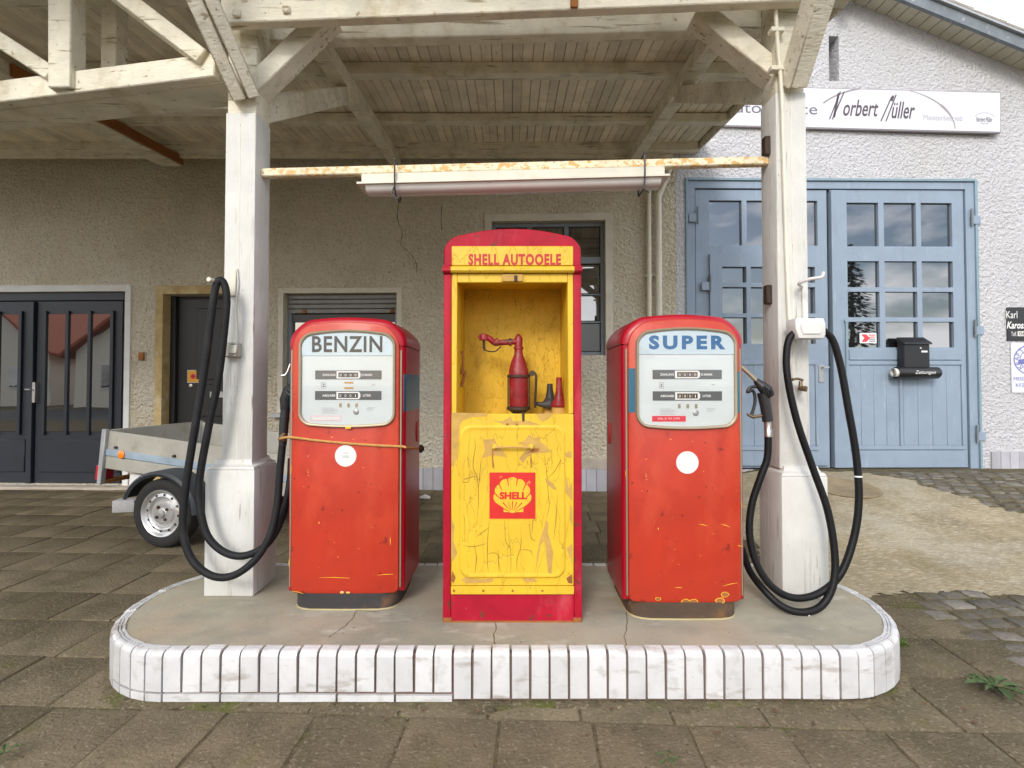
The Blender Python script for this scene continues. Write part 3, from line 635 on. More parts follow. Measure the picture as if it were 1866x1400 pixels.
pp = [(-L_ - .03, (.054 - .0005 * k) * math.cos(k * .5), (.054 - .0005 * k) * math.sin(k * .5)) for k in range(0, 60)]
pr = MB(); pv = [pr.bm.verts.new(q) for q in pp]; pw = [pr.bm.verts.new((L_ - .1, q[1], q[2])) for q in pp]
for i in range(59): pr.bm.faces.new((pv[i], pv[i + 1], pw[i + 1], pw[i]))
pr.build('rolled_paper', 'paper', nt_)
text('Zeitungen', 'lettering', 'letter_white', nt_, .04, -r_ - .001, .0, w=.24, h=.05, shear=.25)
stk = thing('warning_sticker', 'red and white notice stuck inside a pane of the blue gate', 'sticker', on(WG, 1585, 616, -.03), WG.rz)
B('sheet', 'letter_white', stk, -.1, .1, -.002, 0, -.06, .06)
MB().prism([(-.08, -.045), (-.02, -.045), (.02, 0), (-.02, .045), (-.08, .045), (-.045, 0)], -.003, -.0022).build('arrow', 'print_red', stk)
for i in range(4): B('print_line', 'print_red' if i < 2 else 'letter_grey', stk, .01, .085, -.003, -.0022, .03 - .024 * i, .042 - .024 * i)
# company sign
sgn = rect(WG, 1290, 166, 1811, 237); sw, sh = (sgn[1] - sgn[0]) / 2, (sgn[3] - sgn[2]) / 2
cs = thing('company_sign', 'long white company sign lettered Norbert Müller across the garage gable', 'sign', WG.o + WG.u * ((sgn[0] + sgn[1]) / 2) + WG.n * .045 + Vector((0, 0, (sgn[2] + sgn[3]) / 2)), WG.rz + R(-.6))
cs.rotation_euler.y = R(1.4)
B('board', 'sign_white', cs, -sw, sw, -.012, .03, -sh, sh, .003)
b = MB(); e = .011
b.box(-sw - e, sw + e, -.006, .028, sh + .001, sh + e).box(-sw - e, sw + e, -.006, .028, -sh - e, -sh - .001).box(sw + .001, sw + e, -.006, .028, -sh, sh).box(-sw - e, -sw - .001, -.006, .028, -sh, sh); b.build('edge_frame', 'sign_edge', cs)
sx = lambda px: (px - 1550.5) / 521 * 2 * sw
sz = lambda py: (201.5 - py) / 71 * 2 * sh
text('Autoservice', 'lettering', 'letter_grey', cs, sx(1397), -.013, sz(204), w=sx(1484) - sx(1312), h=sz(194) - sz(214))
text('orbert', 'lettering', 'letter_brown', cs, sx(1561), -.013, sz(200), w=sx(1590) - sx(1527), h=sz(183) - sz(213), shear=.3, bold=.012)
text('üller', 'lettering', 'letter_brown', cs, sx(1637), -.013, sz(202), w=sx(1659) - sx(1617), h=sz(184) - sz(215), shear=.3, bold=.012)
def stroke(pts, wd, name, m, parent, y):
    b = MB(); prev = None; n = len(pts)
    for i in range(n):
        p = Vector(pts[i]); d = Vector(pts[min(i + 1, n - 1)]) - Vector(pts[max(i - 1, 0)]); d.normalize(); ww = wd[i] if isinstance(wd, list) else wd
        q = Vector((-d.y, d.x)) * ww / 2; a1 = b.bm.verts.new((p.x + q.x, y, p.y + q.y)); a2 = b.bm.verts.new((p.x - q.x, y, p.y - q.y))
        if prev: b.bm.faces.new((prev[0], prev[1], a2, a1))
        prev = (a1, a2)
    return b.build(name, m, parent, smooth=0)
for p0, p1, wd in (((1505, 222), (1524, 171), 2.0), ((1510, 222), (1531, 171), 2.2), ((1513, 218), (1521, 174), 4.0), ((1597, 223), (1616, 178), 2.2), ((1606, 223), (1624, 174), 2.2), ((1616, 186), (1619, 176), 4)):
    stroke([(sx(p0[0]), sz(p0[1])), (sx(p1[0]), sz(p1[1]))], wd / 521 * 2 * sw, 'letter_stroke', 'letter_brown', cs, -.0135)
text('Meisterbetrieb', 'lettering', 'print_pale', cs, sx(1708), -.013, sz(214), w=sx(1743) - sx(1673), h=sz(209) - sz(219))
def arcpts(cx, cy, rx, ry, a0, a1, n=20): return [(sx(cx + rx * math.cos(R(a0 + (a1 - a0) * k / n))), sz(cy - ry * math.sin(R(a0 + (a1 - a0) * k / n)))) for k in range(n + 1)]
stroke(arcpts(1600, 236, 130, 75, 145, 108), .02, 'swoosh', 'sign_edge', cs, -.0132)
stroke(arcpts(1600, 236, 130, 75, 68, 2), [.008 + .022 * k / 20 if k < 10 else .03 - .02 * (k - 10) / 10 for k in range(21)], 'swoosh', 'sign_edge', cs, -.0132)
stroke(arcpts(1783, 215, 19, 12, 160, 25), .008, 'swoosh', 'print_pale', cs, -.0132)
text('Norbert Müller', 'lettering', 'letter_brown', cs, sx(1782), -.013, sz(215), w=sx(1796) - sx(1767), h=sz(210) - sz(219), shear=.3)
text('Meisterbetrieb', 'lettering', 'print_pale', cs, sx(1783), -.013, sz(222), w=sx(1790) - sx(1776), h=.02)
# two plates at the right
k1 = thing('workshop_plate', 'black enamel plate with white Karl lettering on the white garage wall', 'sign', on(WG, 1880, 591, .005), WG.rz)
u0 = gx(1833, 591) - gx(1880, 591); u1 = -u0; hh = (gz2(561, 1850) - gz2(622, 1850)) / 2
B('plate', 'sign_black', k1, u0, u1, -.008, .0, -hh, hh, .002)
qx = lambda px: gx(px, 591) - gx(1880, 591)
qz = lambda py: gz2(py, 1850) - gz2(591, 1850)
text('Karl', 'lettering', 'letter_white', k1, qx(1842), -.009, qz(574), w=qx(1852) - qx(1832) , h=qz(568) - qz(581))
text('Kaross', 'lettering', 'letter_white', k1, qx(1850), -.009, qz(593), w=qx(1868) - qx(1833), h=qz(587) - qz(600), shear=.25, bold=.02)
text('Telf.', 'lettering', 'letter_white', k1, qx(1845), -.009, qz(609), w=qx(1850) - qx(1840), h=qz(605) - qz(613))
B('number_patch', 'paper', k1, qx(1852), qx(1885), -.0095, -.008, qz(613), qz(604)); text('06', 'lettering', 'letter_black', k1, qx(1860), -.0100, qz(608.5), w=qx(1866) - qx(1855), h=qz(605.5) - qz(612))
k2 = thing('guild_plate', 'white plate with a blue car emblem below the black plate on the garage wall', 'sign', on(WG, 1880, 670, .005), WG.rz)
qx2 = lambda px: gx(px, 670) - gx(1880, 670)
qz3 = lambda py: gz2(py, 1850) - gz2(670, 1850)
B('plate', 'sign_white', k2, qx2(1841), -qx2(1841), -.008, 0, qz3(716), qz3(625), .002)
rr = qx2(1880) - qx2(1846); cz = qz3(656); zr = .8
ringp = lambda r, n=40: [(r * math.cos(2 * math.pi * k / n), cz + zr * r * math.sin(2 * math.pi * k / n)) for k in range(n + 1)]
stroke(ringp(rr), .012, 'emblem_ring', 'sign_blue', k2, -.009); stroke(ringp(rr * .68), .008, 'emblem_ring', 'sign_blue', k2, -.009)
for i, chh in enumerate('KRAFTFAHRZEUG'):
    an = R(215 - i * 20); o = text(chh, 'lettering', 'sign_blue', k2, 0, 0, 0, h=.055); o.location = (rr * .84 * math.cos(an), -.009, cz + zr * rr * .84 * math.sin(an)); o.rotation_euler = (0, math.pi / 2 - an if False else -(an - math.pi / 2), 0)
MB().prism([(-.17, cz - .05), (.17, cz - .05), (.17, cz), (.09, cz + .01), (.05, cz + .06), (-.07, cz + .06), (-.11, cz + .01), (-.17, cz)], -.0095, -.0082).build('emblem_car', 'sign_blue', k2)
text('MEISTER', 'lettering', 'sign_blue', k2, qx2(1862), -.009, qz3(690.5), w=qx2(1880) - qx2(1845), h=qz3(687.5) - qz3(693.5)); text('KFZ-', 'lettering', 'sign_blue', k2, qx2(1858), -.009, qz3(702), w=qx2(1868) - qx2(1849), h=qz3(699) - qz3(705))
# ================================================================== PUMP ISLAND
isl = thing('pump_island', 'raised concrete pump island with rounded ends and white tiled kerb', 'kerb island')
DZ = .2
n_ = 120
rim = [island_pt(PER * k / n_, .045)[0] for k in range(n_)]
MB().loft([[(q.x, q.y, z) for q in rim] for z in (-.02, DZ - .004)]).build('deck', 'deck', isl)
core = [island_pt(PER * k / n_, .012)[0] for k in range(n_)]
MB().loft([[(q.x, q.y, z) for q in core] for z in (-.02, DZ - .014)]).build('mortar_core', 'grout', isl)
def tile_mesh(wd, z0, z1, bull=True):
    h = z1
    prof = [(0, z0), (0, h - .024), (.003, h - .013), (.009, h - .005), (.019, h), (.026, h), (.0265, h - .006), (.0305, h - .006), (.031, h), (.037, h), (.0375, h - .006), (.0415, h - .006), (.042, h), (.052, h), (.052, h - .02), (.013, h - .03), (.013, z0)]
    if not bull: prof = [(0, z0), (0, h), (.013, h), (.013, z0)]
    b = MB(); a = [b.bm.verts.new((-wd / 2, y, z)) for y, z in prof]; c = [b.bm.verts.new((wd / 2 , y, z)) for y, z in prof]; n = len(prof)
    b.bm.faces.new(a); b.bm.faces.new(c[::-1])
    for i in range(n): b.bm.faces.new((a[i], c[i], c[(i + 1) % n], a[(i + 1) % n]))
    o = b.build('tile', 'tile', isl); me = o.data; bpy.data.objects.remove(o); return me
nt2 = 110; pit = PER / nt2
TM = [tile_mesh(pit - .0098, .020, DZ + .001 * k) for k in range(3)]; TS = [tile_mesh(pit - .0098, .046, DZ + .001 * k) for k in range(3)]
for k in range(nt2):
    p, d = island_pt(pit * (k + .5)); short = p.x < -.22 and (p.y < 2.1 or p.x < -1.37)
    o = link('tile', (TS if short else TM)[k % 3], isl, (p.x, p.y, random.uniform(-.002, .001)))
    o.rotation_euler = (random.uniform(-.012, .012), random.uniform(-.008, .008), math.atan2(d.y, d.x) + random.uniform(-.012, .012))
for k in list(range(-22, 0)) + list(range(0, 5)):
    L2 = .219 if k >= 0 else .066
    tt = .228 * (k + .5) if k >= 0 else pit * (k + .5)
    p, d = island_pt(tt); o = link('foot_tile', tile_mesh(L2, -.003, .037 - .0015 * max(0, k), False), isl, (p.x, p.y, 0)); o.rotation_euler = (0, 0, math.atan2(d.y, d.x))
for pts in ([(898, 1128), (903, 1145), (899, 1160), (905, 1184)], [(1139, 1115), (1143, 1140), (1138, 1160), (1146, 1186)], [(655, 1105), (640, 1130), (615, 1150), (600, 1162)], [(590, 1120), (640, 1112), (690, 1116)]):
    q = []
    for i, (a, c) in enumerate(pts):
        r = ray(a, c); t = (DZ - .0035 - H) / r.z; q.append(r * t)
    b = MB(); pr = None
    for i, v in enumerate(spline([(a.x, a.y, 0) for a in q], 5)):
        j = .0014 + .0008 * random.random(); x = v.x + random.uniform(-.004, .004); a1, a2 = b.bm.verts.new((x - j, v.y - j * .4, DZ - .003)), b.bm.verts.new((x + j, v.y + j * .4, DZ - .003))
        if pr: b.bm.faces.new((pr[0], pr[1], a2, a1))
        pr = (a1, a2)
    b.build('crack', 'soil', isl, smooth=0)

# ================================================================== FUEL PUMPS
def make_pump(kind, label, loc):
    t = thing('fuel_pump', label, 'fuel pump', loc, 0, 'fuel pumps on the island')
    ben = kind == 'BENZIN'; HW, DP = .2775, .42
    bo = lambda i, z0=.072, z1=1.234: ring_outline(HW - i, z0 + i, z1, .004, n=3)
    b = slabloft([(ring_outline(HW - .026, .098, 1.234, .004, n=3), 0), (bo(.009), .009), (bo(.002), .02), (bo(0), .034), (bo(0), DP - .04), (bo(.004), DP - .02), (bo(.018), DP - .004), (bo(.03), DP)])
    b.build('body', 'crimson', t, smooth=50)
    co = lambda i: ring_outline(HW + .003 - i, 1.2365, 1.345 - i, .105 - i * .6, rise=.030, rb=.003)
    slabloft([(co(.026), -.002), (co(.009), .006), (co(.002), .018), (co(0), .034), (co(0), DP - .04), (co(.012), DP - .01), (co(.035), DP + .003)]).build('cap', 'crimson', t, smooth=50)
    po = lambda i: ring_outline(.2525 - i, .078 + i, 1.322 - i, .098 - i, rise=.028, drop=.012, rb=.025 - i)
    fp = slabloft([(po(0), .012), (po(0), -.006), (po(.002), -.010), (po(.006), -.0125)]).build('front_panel', 'orange_red', t, smooth=50)
    for s in (-1, 1):
        B('trim_strip', 'bezel', t, s * .259 - .004, s * .259 + .004, -.004, .02, .10, 1.215, .002)
    # base
    b = MB(); rings = []
    for z, i in ((0, .0), (.075, .0)):
        ring = []
        for k in range(24):
            a = 2 * math.pi * k / 24; c, s_ = math.cos(a), math.sin(a); e = .35
            ring.append((.252 * abs(c) ** e * (1 if c > 0 else -1), .205 + .205 * abs(s_) ** e * (1 if s_ > 0 else -1) - (.018 * (1 - (c * .9) ** 2) if s_ < 0 else 0), z))
        rings.append(ring)
    b.loft(rings).build('base', 'plinth_black' if ben else 'plinth_rust', t)
    MB().loft([[(x * 1.012, .205 + (y - .205) * 1.016, z) for x, y, _ in rings[0]] for z in (-.003, .0055)]).build('base_bead', 'putty', t)
    # dial
    ox = .009; HD = .229
    do = lambda i: [(x + ox, z) for x, z in ring_outline(HD - i, .862 + i, 1.288 - i, .055 - i * .7, rise=.024, drop=.014)]
    o1, o2 = do(0), do(.013)
    b = MB(); b.loft([[(x, y, z) for x, z in o] for o, y in ((o1, -.012), (do(.001), -.022), (do(.004), -.027), (do(.009), -.027), (o2, -.024), (o2, -.013))], cap=False).build('bezel', 'bezel', t)
    ins = do(.0135); zs = 1.188
    def clip(poly, above):
        r = []
        for (x0, z0), (x1, z1) in zip(poly, poly[1:] + poly[:1]):
            k0, k1 = (z0 >= zs) == above, (z1 >= zs) == above
            if k0: r.append((x0, z0))
            if k0 != k1: f = (zs - z0) / (z1 - z0); r.append((x0 + (x1 - x0) * f, zs))
        return r
    fa = MB().prism(clip(ins, False), -.0135, -.0128).build('dial_face', 'dial_white', t)
    hd = MB().prism(clip(ins, True), -.0175, -.0128).build('dial_header', 'dial_header', t)
    if ben: text('BENZIN', 'lettering', 'letter_black', hd, .008, -.0178, 1.242, w=.332, h=.076, bold=.022, space=1.1)
    else: text('SUPER', 'lettering', 'letter_blue', hd, .013, -.0178, 1.242, w=.346, h=.064, bold=.05, space=1.35)
    for z, a, c in ((1.097, 'ZAHLUNG', 'D-MARK'), (1.0, 'ABGABE', 'LITER')):
        cb = B('counter_bar', 'bar_grey', t, ox - .152, ox + .161, -.0150, -.0137, z - .021, z + .021)
        x0, x1 = ox - .051, ox + .062
        MB().prism([(x0, z - .0175), (x1 - .008, z - .0175), (x1, z - .008), (x1, z + .008), (x1 - .008, z + .0175), (x0, z + .0175)], -.0162, -.0151).build('window_frame', 'letter_white', cb)
        B('digit_window', 'digit_brown' if not ben else 'bar_grey', cb, x0 + .009, x1 - .011, -.0172, -.0163, z - .0115, z + .0115)
        for i in range(4):
            B('drum', 'plinth_black', cb, x0 + .0115 + .0235 * i, x0 + .0285 + .0235 * i, -.0176, -.0173, z - .010, z + .010)
            text('0' if i < 3 or z > 1.05 else '1', 'digit', 'letter_white', cb, x0 + .02 + .0235 * i, -.0178, z - .001, w=.009 if i < 3 or z > 1.05 else .004, h=.013)
        text(a, 'lettering', 'letter_white', cb, ox - .087, -.0152, z, w=.062, h=.0105, bold=.02); text(c, 'lettering', 'letter_white', cb, ox + .093, -.0152, z, w=.052 if len(c) > 5 else .038, h=.0105, bold=.02)
    for i in range(3): B('price_wheel', 'bezel', fa, ox - .038 + .038 * i, ox - .026 + .038 * i, -.0148, -.0137, .944, .963)
    MB().lathe([(0, 0), (.0135, 0), (.0135, .002), (.011, .004), (0, .004)], (ox + .042, -.0137, .923), (0, -1, 0), 20).build('dial_knob', 'galvanised', fa)
    for i in range(5): B('fine_print', 'print_pale', fa, ox - .118, ox - .118 + .05 + .006 * (i * 37 % 5), -.0142, -.0137, .940 - .006 * i, .9422 - .006 * i)
    for i in range(3): B('fine_print', 'print_pale', fa, ox + .092, ox + .13 - .005 * i, -.0142, -.0137, .942 - .006 * i, .944 - .006 * i)
    stroke([(ox - .122, 1.06), (ox - .102, 1.06), (ox - .102, 1.034), (ox - .122, 1.034), (ox - .122, 1.06)], .0016, 'maker_stamp', 'letter_grey', fa, -.0140)
    B('maker_stamp', 'letter_grey', fa, ox - .118, ox - .106, -.0142, -.0137, 1.040, 1.044); disc('maker_stamp', 'letter_grey', fa, ox - .112, 1.051, .004, -.0137, .0005, 12)
    B('fine_print', 'print_pale', fa, ox + .115, ox + .13, -.0142, -.0137, 1.048, 1.053)
    if ben:
        lb = B('price_label', 'print_pink', fa, ox - .172, ox - .028, -.0144, -.0137, .881, .904)
        B('label_paper', 'sticker', lb, ox - .168, ox - .032, -.0149, -.0145, .884, .901)
        for z in (1.06, 1.035): B('orange_tag', 'rope', fa, ox - .014, ox + .028, -.0146, -.0137, z - .004, z + .004)
    else:
        lb = B('price_label', 'print_red', fa, ox - .155, ox - .003, -.0144, -.0137, .884, .910); text('DPfg  JE  0,0  LITER', 'lettering', 'letter_white', lb, ox - .079, -.0146, .897, w=.10, h=.009)
    MB().prism(do(.0137), -.0205, -.0195).build('dial_glass', 'clear_glass', t)
    disc('seal_sticker', 'sticker', t, (631 - 630) / 386 if ben else .012, .716 if ben else .7, .0505, -.0126, .0008, 36)
    if ben:
        for z, w_ in ((.728, .022), (.714, .03), (.708, .03)): B('sticker_print', 'print_pale', t, .003 - w_ / 2, .003 + w_ / 2, -.0140, -.0135, z, z + .003)
        bt = lambda i: ring_outline(HW + .0015 - i, .922, 1.102, .002, n=2)
        slabloft([(bt(.009), .0095), (bt(.002), .02), (bt(0), .034), (bt(0), DP - .05)]).build('teal_band', 'teal', t, smooth=50)
        chips = [((585, 1048), (640, 1049)), ((690, 1044), (718, 1042)), ((713, 975), (713, 990)), ((532, 845), (532, 862)), ((536, 1072), (556, 1077)), ((530, 1015), (530, 1028))]
        holes = [(625.5, 1075, .006), (636.5, 1075, .006)]; c0, s0 = 630, 386
        B('bezel_clip', 'chip_yellow', t, -.004 + ox, .022 + ox, -.0285, -.0255, .845, .855)
    else:
        for s in (-1, 1):
            x0, x1 = (-.2515, -.2215) if s < 0 else (.2405, .2515)
            B('teal_band', 'teal', t, x0, x1, -.0132, -.002, .925, 1.125 if s < 0 else 1.11)
        chips = [((1313, 1063), (1340, 1057)), ((1226, 1066), (1240, 1066)), ((1271, 952), (1286, 955)), ((1311, 952), (1327, 957)), ((1340, 990), (1350, 993)), ((1139, 855), (1139, 866)), ((1349, 912), (1349, 922))]
        holes = [(1196, 1086, .008), (1246, 1091, .0135), (1261, 1091, .0135), (1308, 1089, .014), (1317, 1078, .012)]; c0, s0 = 1246, 402
    lx = lambda px: (px - c0) / s0
    lz = lambda py: 1.05 - (py - 700) / s0
    for p0, p1 in chips: stroke([(lx(p0[0]), lz(p0[1])), ((lx(p0[0]) + lx(p1[0])) / 2, (lz(p0[1]) + lz(p1[1])) / 2 + .002), (lx(p1[0]), lz(p1[1]))], [.0008, .0028, .0012], 'paint_chip', 'chip_yellow', fp, -.0131)
    for x, y, r in holes:
        e = [(lx(x) + (r * 1.55 + random.uniform(-.003, .003)) * math.cos(k * .628), lz(y) + (r + random.uniform(-.002, .002)) * math.sin(k * .628)) for k in range(10)]
        MB().prism(e, -.0131, -.0126).build('paint_chip', 'sticker' if ben else 'chip_yellow', fp); MB().prism([(lx(x) + (q - lx(x)) * .84, lz(y) + (z - lz(y)) * .84) for q, z in e], -.0136, -.0132).build('rust_hole', 'rust' if not ben else 'chip_yellow', fp)
    s = 1 if ben else -1
    ov = [(.31 + .026 * math.cos(a * .4488), .80 + .055 * math.sin(a * .4488)) for a in range(14)]
    b = MB(); b.loft([[(s * x, y, z) for y, z in ov] for x in (HW - .002, HW + .004)]).build('maker_badge', 'letter_red', t)
    for i in range(5): B('badge_letter', 'crimson', t, s * (HW + .0042), s * (HW + .006), .298, .322, .768 + .015 * i, .776 + .015 * i)
    return t
PB = (-.785, 2.395, DZ - .004); PS = (.779, 2.298, DZ - .004)
make_pump('BENZIN', 'red fuel pump lettered BENZIN in black with a cord tied across it', PB)
make_pump('SUPER', 'red fuel pump lettered SUPER in blue with rust holes at its foot', PS)
cd = thing('tie_cord', 'tan cord tied across the front of the BENZIN pump', 'cord', (PB[0], PB[1], 0))
rel = lambda px, py, Y, o: P(px, py, Y) - Vector(o)
o_ = (PB[0], PB[1], 0)
pts = [rel(509, 800, 2.47, o_), rel(528, 797, PB[1] - .017, o_)] + [rel(528 + 205 * k / 5, 797 + 17 * k / 5 + 2.5 * math.sin(k / 5 * math.pi), PB[1] - .017, o_) for k in range(1, 6)] + [rel(742, 816, PB[1] + .0, o_), rel(768, 818, PB[1] + .25, o_)]
MB().tube(spline(pts, 5), .0058, 7).build('cord_strand', 'rope', cd)
MB().lathe([(0, 0), (.02, .002), (.022, .012), (.010, .024), (0, .026)], rel(764, 818, PB[1] + .2, o_), (1, 0, 0), 12).build('knob', 'dark_iron', cd)

# ================================================================== OIL CABINET
CB = Vector((.002, 2.257, DZ - .004))
cab = thing('oil_cabinet', 'tall crimson and yellow oil cabinet with open top and peeling door', 'cabinet', CB)
DPC = .42
for s in (-1, 1): B('side_panel', 'crimson_worn', cab, s * .274, s * .309, 0, DPC, 0, 1.60, .006, 2)
ko = lambda i: ring_outline(.309 - i, 1.582 + i, 1.702 - i, .052 - i, rise=.052, rb=.01)
slabloft([(ko(.006), -.002), (ko(.0), .006), (ko(0), DPC - .01), (ko(.01), DPC)]).build('cap', 'crimson_worn', cab)
hp_ = B('header_panel', 'yellow', cab, -.272, .272, -.008, .004, 1.584, 1.672, .003)
text('SHELL AUTOOELE', 'lettering', 'letter_red', hp_, .01, -.0085, 1.611, w=.415, h=.052, bold=.045, space=1.14)
lp = MB(); lp.loft([[(x, y, z) for y, z in ((.01, 1.554), (-.012, 1.552), (-.020, 1.560), (-.020, 1.570), (-.010, 1.5805), (.01, 1.5805))] for x in (-.276, .276)]).build('lip', 'yellow', cab)
for s in (-1, 1):
    MB().loft([[(x, y, z) for y, z in ((.01, 1.553), (-.012, 1.551), (-.021, 1.559), (-.021, 1.571), (-.010, 1.5812), (.01, 1.5812))] for x in (s * .2765, s * .312)]).build('lip_end', 'crimson_worn', cab)
    B('frame_stile', 'yellow', cab, s * .2485, s * .2735, .004, .03, .922, 1.553, .003)
    B('inner_side', 'yellow_inside', cab, s * .2485, s * .2735, .031, .36, .90, 1.553)
B('frame_rail', 'yellow', cab, -.2484, .2484, .005, .03, 1.510, 1.5525, .003)
B('inner_top', 'yellow_inside', cab, -.248, .248, .031, .36, 1.545, 1.556); B('back_panel', 'yellow_inside', cab, -.274, .274, .361, .37, .05, 1.58); B('shelf', 'yellow_inside', cab, -.2735, .2735, .012, .36, .890, .9005)
MB().box(-.048, .048, -.004, .005, 1.513, 1.548, .003).build('latch_plate', 'ochre_primer', cab); B('latch', 'dark_iron', cab, .008, .022, -.010, -.0042, 1.512, 1.54, .002)
dr = B('door', 'yellow', cab, -.2725, .2725, -.004, .02, .1605, .921, .004)
eo = lambda i: ring_outline(.236 - i, .195 + i, .872 - i, .05 - i * .5)
slabloft([(eo(0), -.0035), (eo(.006), -.012), (eo(.012), -.0125), (eo(.022), -.009), (eo(.026), -.0088)]).build('raised_panel', 'yellow', dr, smooth=60)
FY = -.0092
cxp = lambda X: ((780 + X * .2857) - 934) / 407.6
czp = lambda Y_: 1.054 - (740 + Y_ * .2857 - 700) / 407.6
def patch(pts, m, y=FY, name='peeled_patch'):
    MB().prism([(cxp(a), czp(c)) for a, c in pts], y - .0006, y + .003).build(name, m, dr, smooth=0)
patch([(350, 210), (385, 212), (425, 205), (440, 240), (480, 285), (500, 322), (455, 315), (410, 310), (345, 330), (365, 280), (360, 240)], 'ochre_primer')
patch([(575, 235), (620, 215), (645, 180), (680, 205), (712, 190), (715, 230), (745, 245), (785, 290), (740, 295), (670, 300), (630, 325), (605, 362), (582, 330), (615, 290), (640, 260)], 'ochre_primer')
patch([(615, 305), (650, 285), (680, 265), (715, 268), (700, 290), (655, 293)], 'rust', FY - .0007, 'rust_spot')
patch([(750, 715), (765, 740), (762, 800), (780, 850), (795, 930), (785, 1055), (765, 1050), (752, 950), (745, 840), (720, 870), (700, 960), (682, 1060), (695, 930), (710, 850), (735, 780)], 'ochre_primer')
patch([(745, 455), (800, 490), (820, 530), (800, 528), (755, 490)], 'ochre_primer')
patch([(410, 88), (470, 98), (530, 65), (540, 95), (640, 92), (720, 120), (750, 140), (700, 143), (600, 138), (520, 143), (490, 138), (470, 110)], 'ochre_primer', -.0042 )
patch([(152, 42), (380, 45), (370, 65), (280, 70), (225, 90), (205, 120), (200, 200), (190, 330), (152, 385)], 'ochre_primer', -.0042)
patch([(880, 440), (895, 520), (917, 480), (917, 600), (872, 545), (870, 500)], 'ochre_primer', -.0042)
patch([(690, 50), (800, 45), (770, 80), (730, 100), (705, 75)], 'ochre_primer', -.0042)
patch([(598, 40), (616, 40), (616, 95), (602, 98)], 'dark_iron', -.0055, 'oil_run')
for X in (507, 568): disc('screw', 'rust', dr, cxp(X), czp(118), .006, -.005, .002, 10)
hn = MB().tube([(-.076, -.03, .775), (0, -.034, .777), (.08, -.03, .775)], .005, 8).build('handle', 'ochre_primer', dr)
for x in (-.08, .083): MB().lathe([(0, 0), (.012, 0), (.012, .006), (.006, .012), (.006, .024), (0, .026)], (x, -.009, .775), (0, -1, 0), 14).build('handle_rosette', 'yellow', hn)
st_ = B('lower_strip', 'yellow', cab, -.2725, .2725, -.006, .02, .1235, .159, .002)
for X in (170, 355, 540, 728): disc('screw', 'rust', st_, cxp(X), .1405, .005, -.006, .002, 10)
B('kick_panel', 'crimson_worn', cab, -.2735, .2735, .002, .03, .0, .122, .003)
b = MB().box(-.306, -.270, -.004, .03, -.003, .02, .002).box(.270, .306, -.004, .03, -.003, .02, .002).box(-.27, .27, -.004, .02, -.003, .006); b.build('rust_foot', 'rust', cab)
for pts in ([(152, 700), (172, 760), (165, 850), (190, 930), (160, 985), (152, 940)], [(905, 620), (918, 640), (917, 760), (902, 720)], [(240, 1075), (330, 1092), (420, 1085), (410, 1112), (250, 1118), (215, 1098)], [(600, 1085), (660, 1080), (700, 1105), (620, 1112)], [(860, 300), (915, 285), (917, 330), (880, 322)], [(880, 900), (917, 870), (917, 1010), (905, 960)]):
    patch(pts, 'ochre_primer', -.0042)
for pts in ([(412, 262), (420, 270), (416, 330), (424, 392), (414, 388), (408, 320)], [(655, 300), (662, 345), (658, 398), (652, 350)], [(160, 1040), (180, 1080), (168, 1115), (152, 1100)], [(880, 1085), (915, 1060), (917, 1118), (890, 1115)]): patch(pts, 'rust', -.0048 if pts[0][1] > 1000 else FY - .0008, 'rust_run')
for pts in ([(295, 200), (300, 260), (290, 380), (320, 460), (325, 600), (315, 740)], [(260, 320), (262, 470), (215, 490), (210, 600), (235, 720), (235, 850)], [(395, 720), (385, 830), (380, 960), (384, 1050)], [(490, 720), (500, 850), (522, 900), (528, 1055)], [(345, 335), (330, 420), (325, 520)], [(745, 320), (750, 400), (770, 560), (770, 640), (745, 720)], [(820, 560), (810, 720), (795, 840)], [(600, 820), (590, 900), (570, 960), (565, 1040)],
            [(445, 900), (455, 1040)], [(640, 740), (660, 830), (690, 850)], [(300, 870), (310, 960), (305, 1055)], [(220, 470), (262, 455), (320, 440)], [(230, 880), (300, 885), (380, 865)], [(385, 930), (430, 925), (458, 950)], [(670, 715), (660, 800)], [(835, 230), (845, 330), (800, 420), (760, 450)], [(590, 905), (650, 910), (662, 945)], [(300, 830), (360, 790), (390, 765)]):
    cp_ = [(v.x, v.y) for v in spline([(cxp(a + random.uniform(-4, 4)), czp(c), 0) for a, c in pts], 4)]
    stroke(cp_, [.0006 + .0024 * math.sin(math.pi * i / (len(cp_) - 1)) * random.uniform(.5, 1) for i in range(len(cp_))], 'paint_crack', 'ochre_dark', dr, FY - .0004)
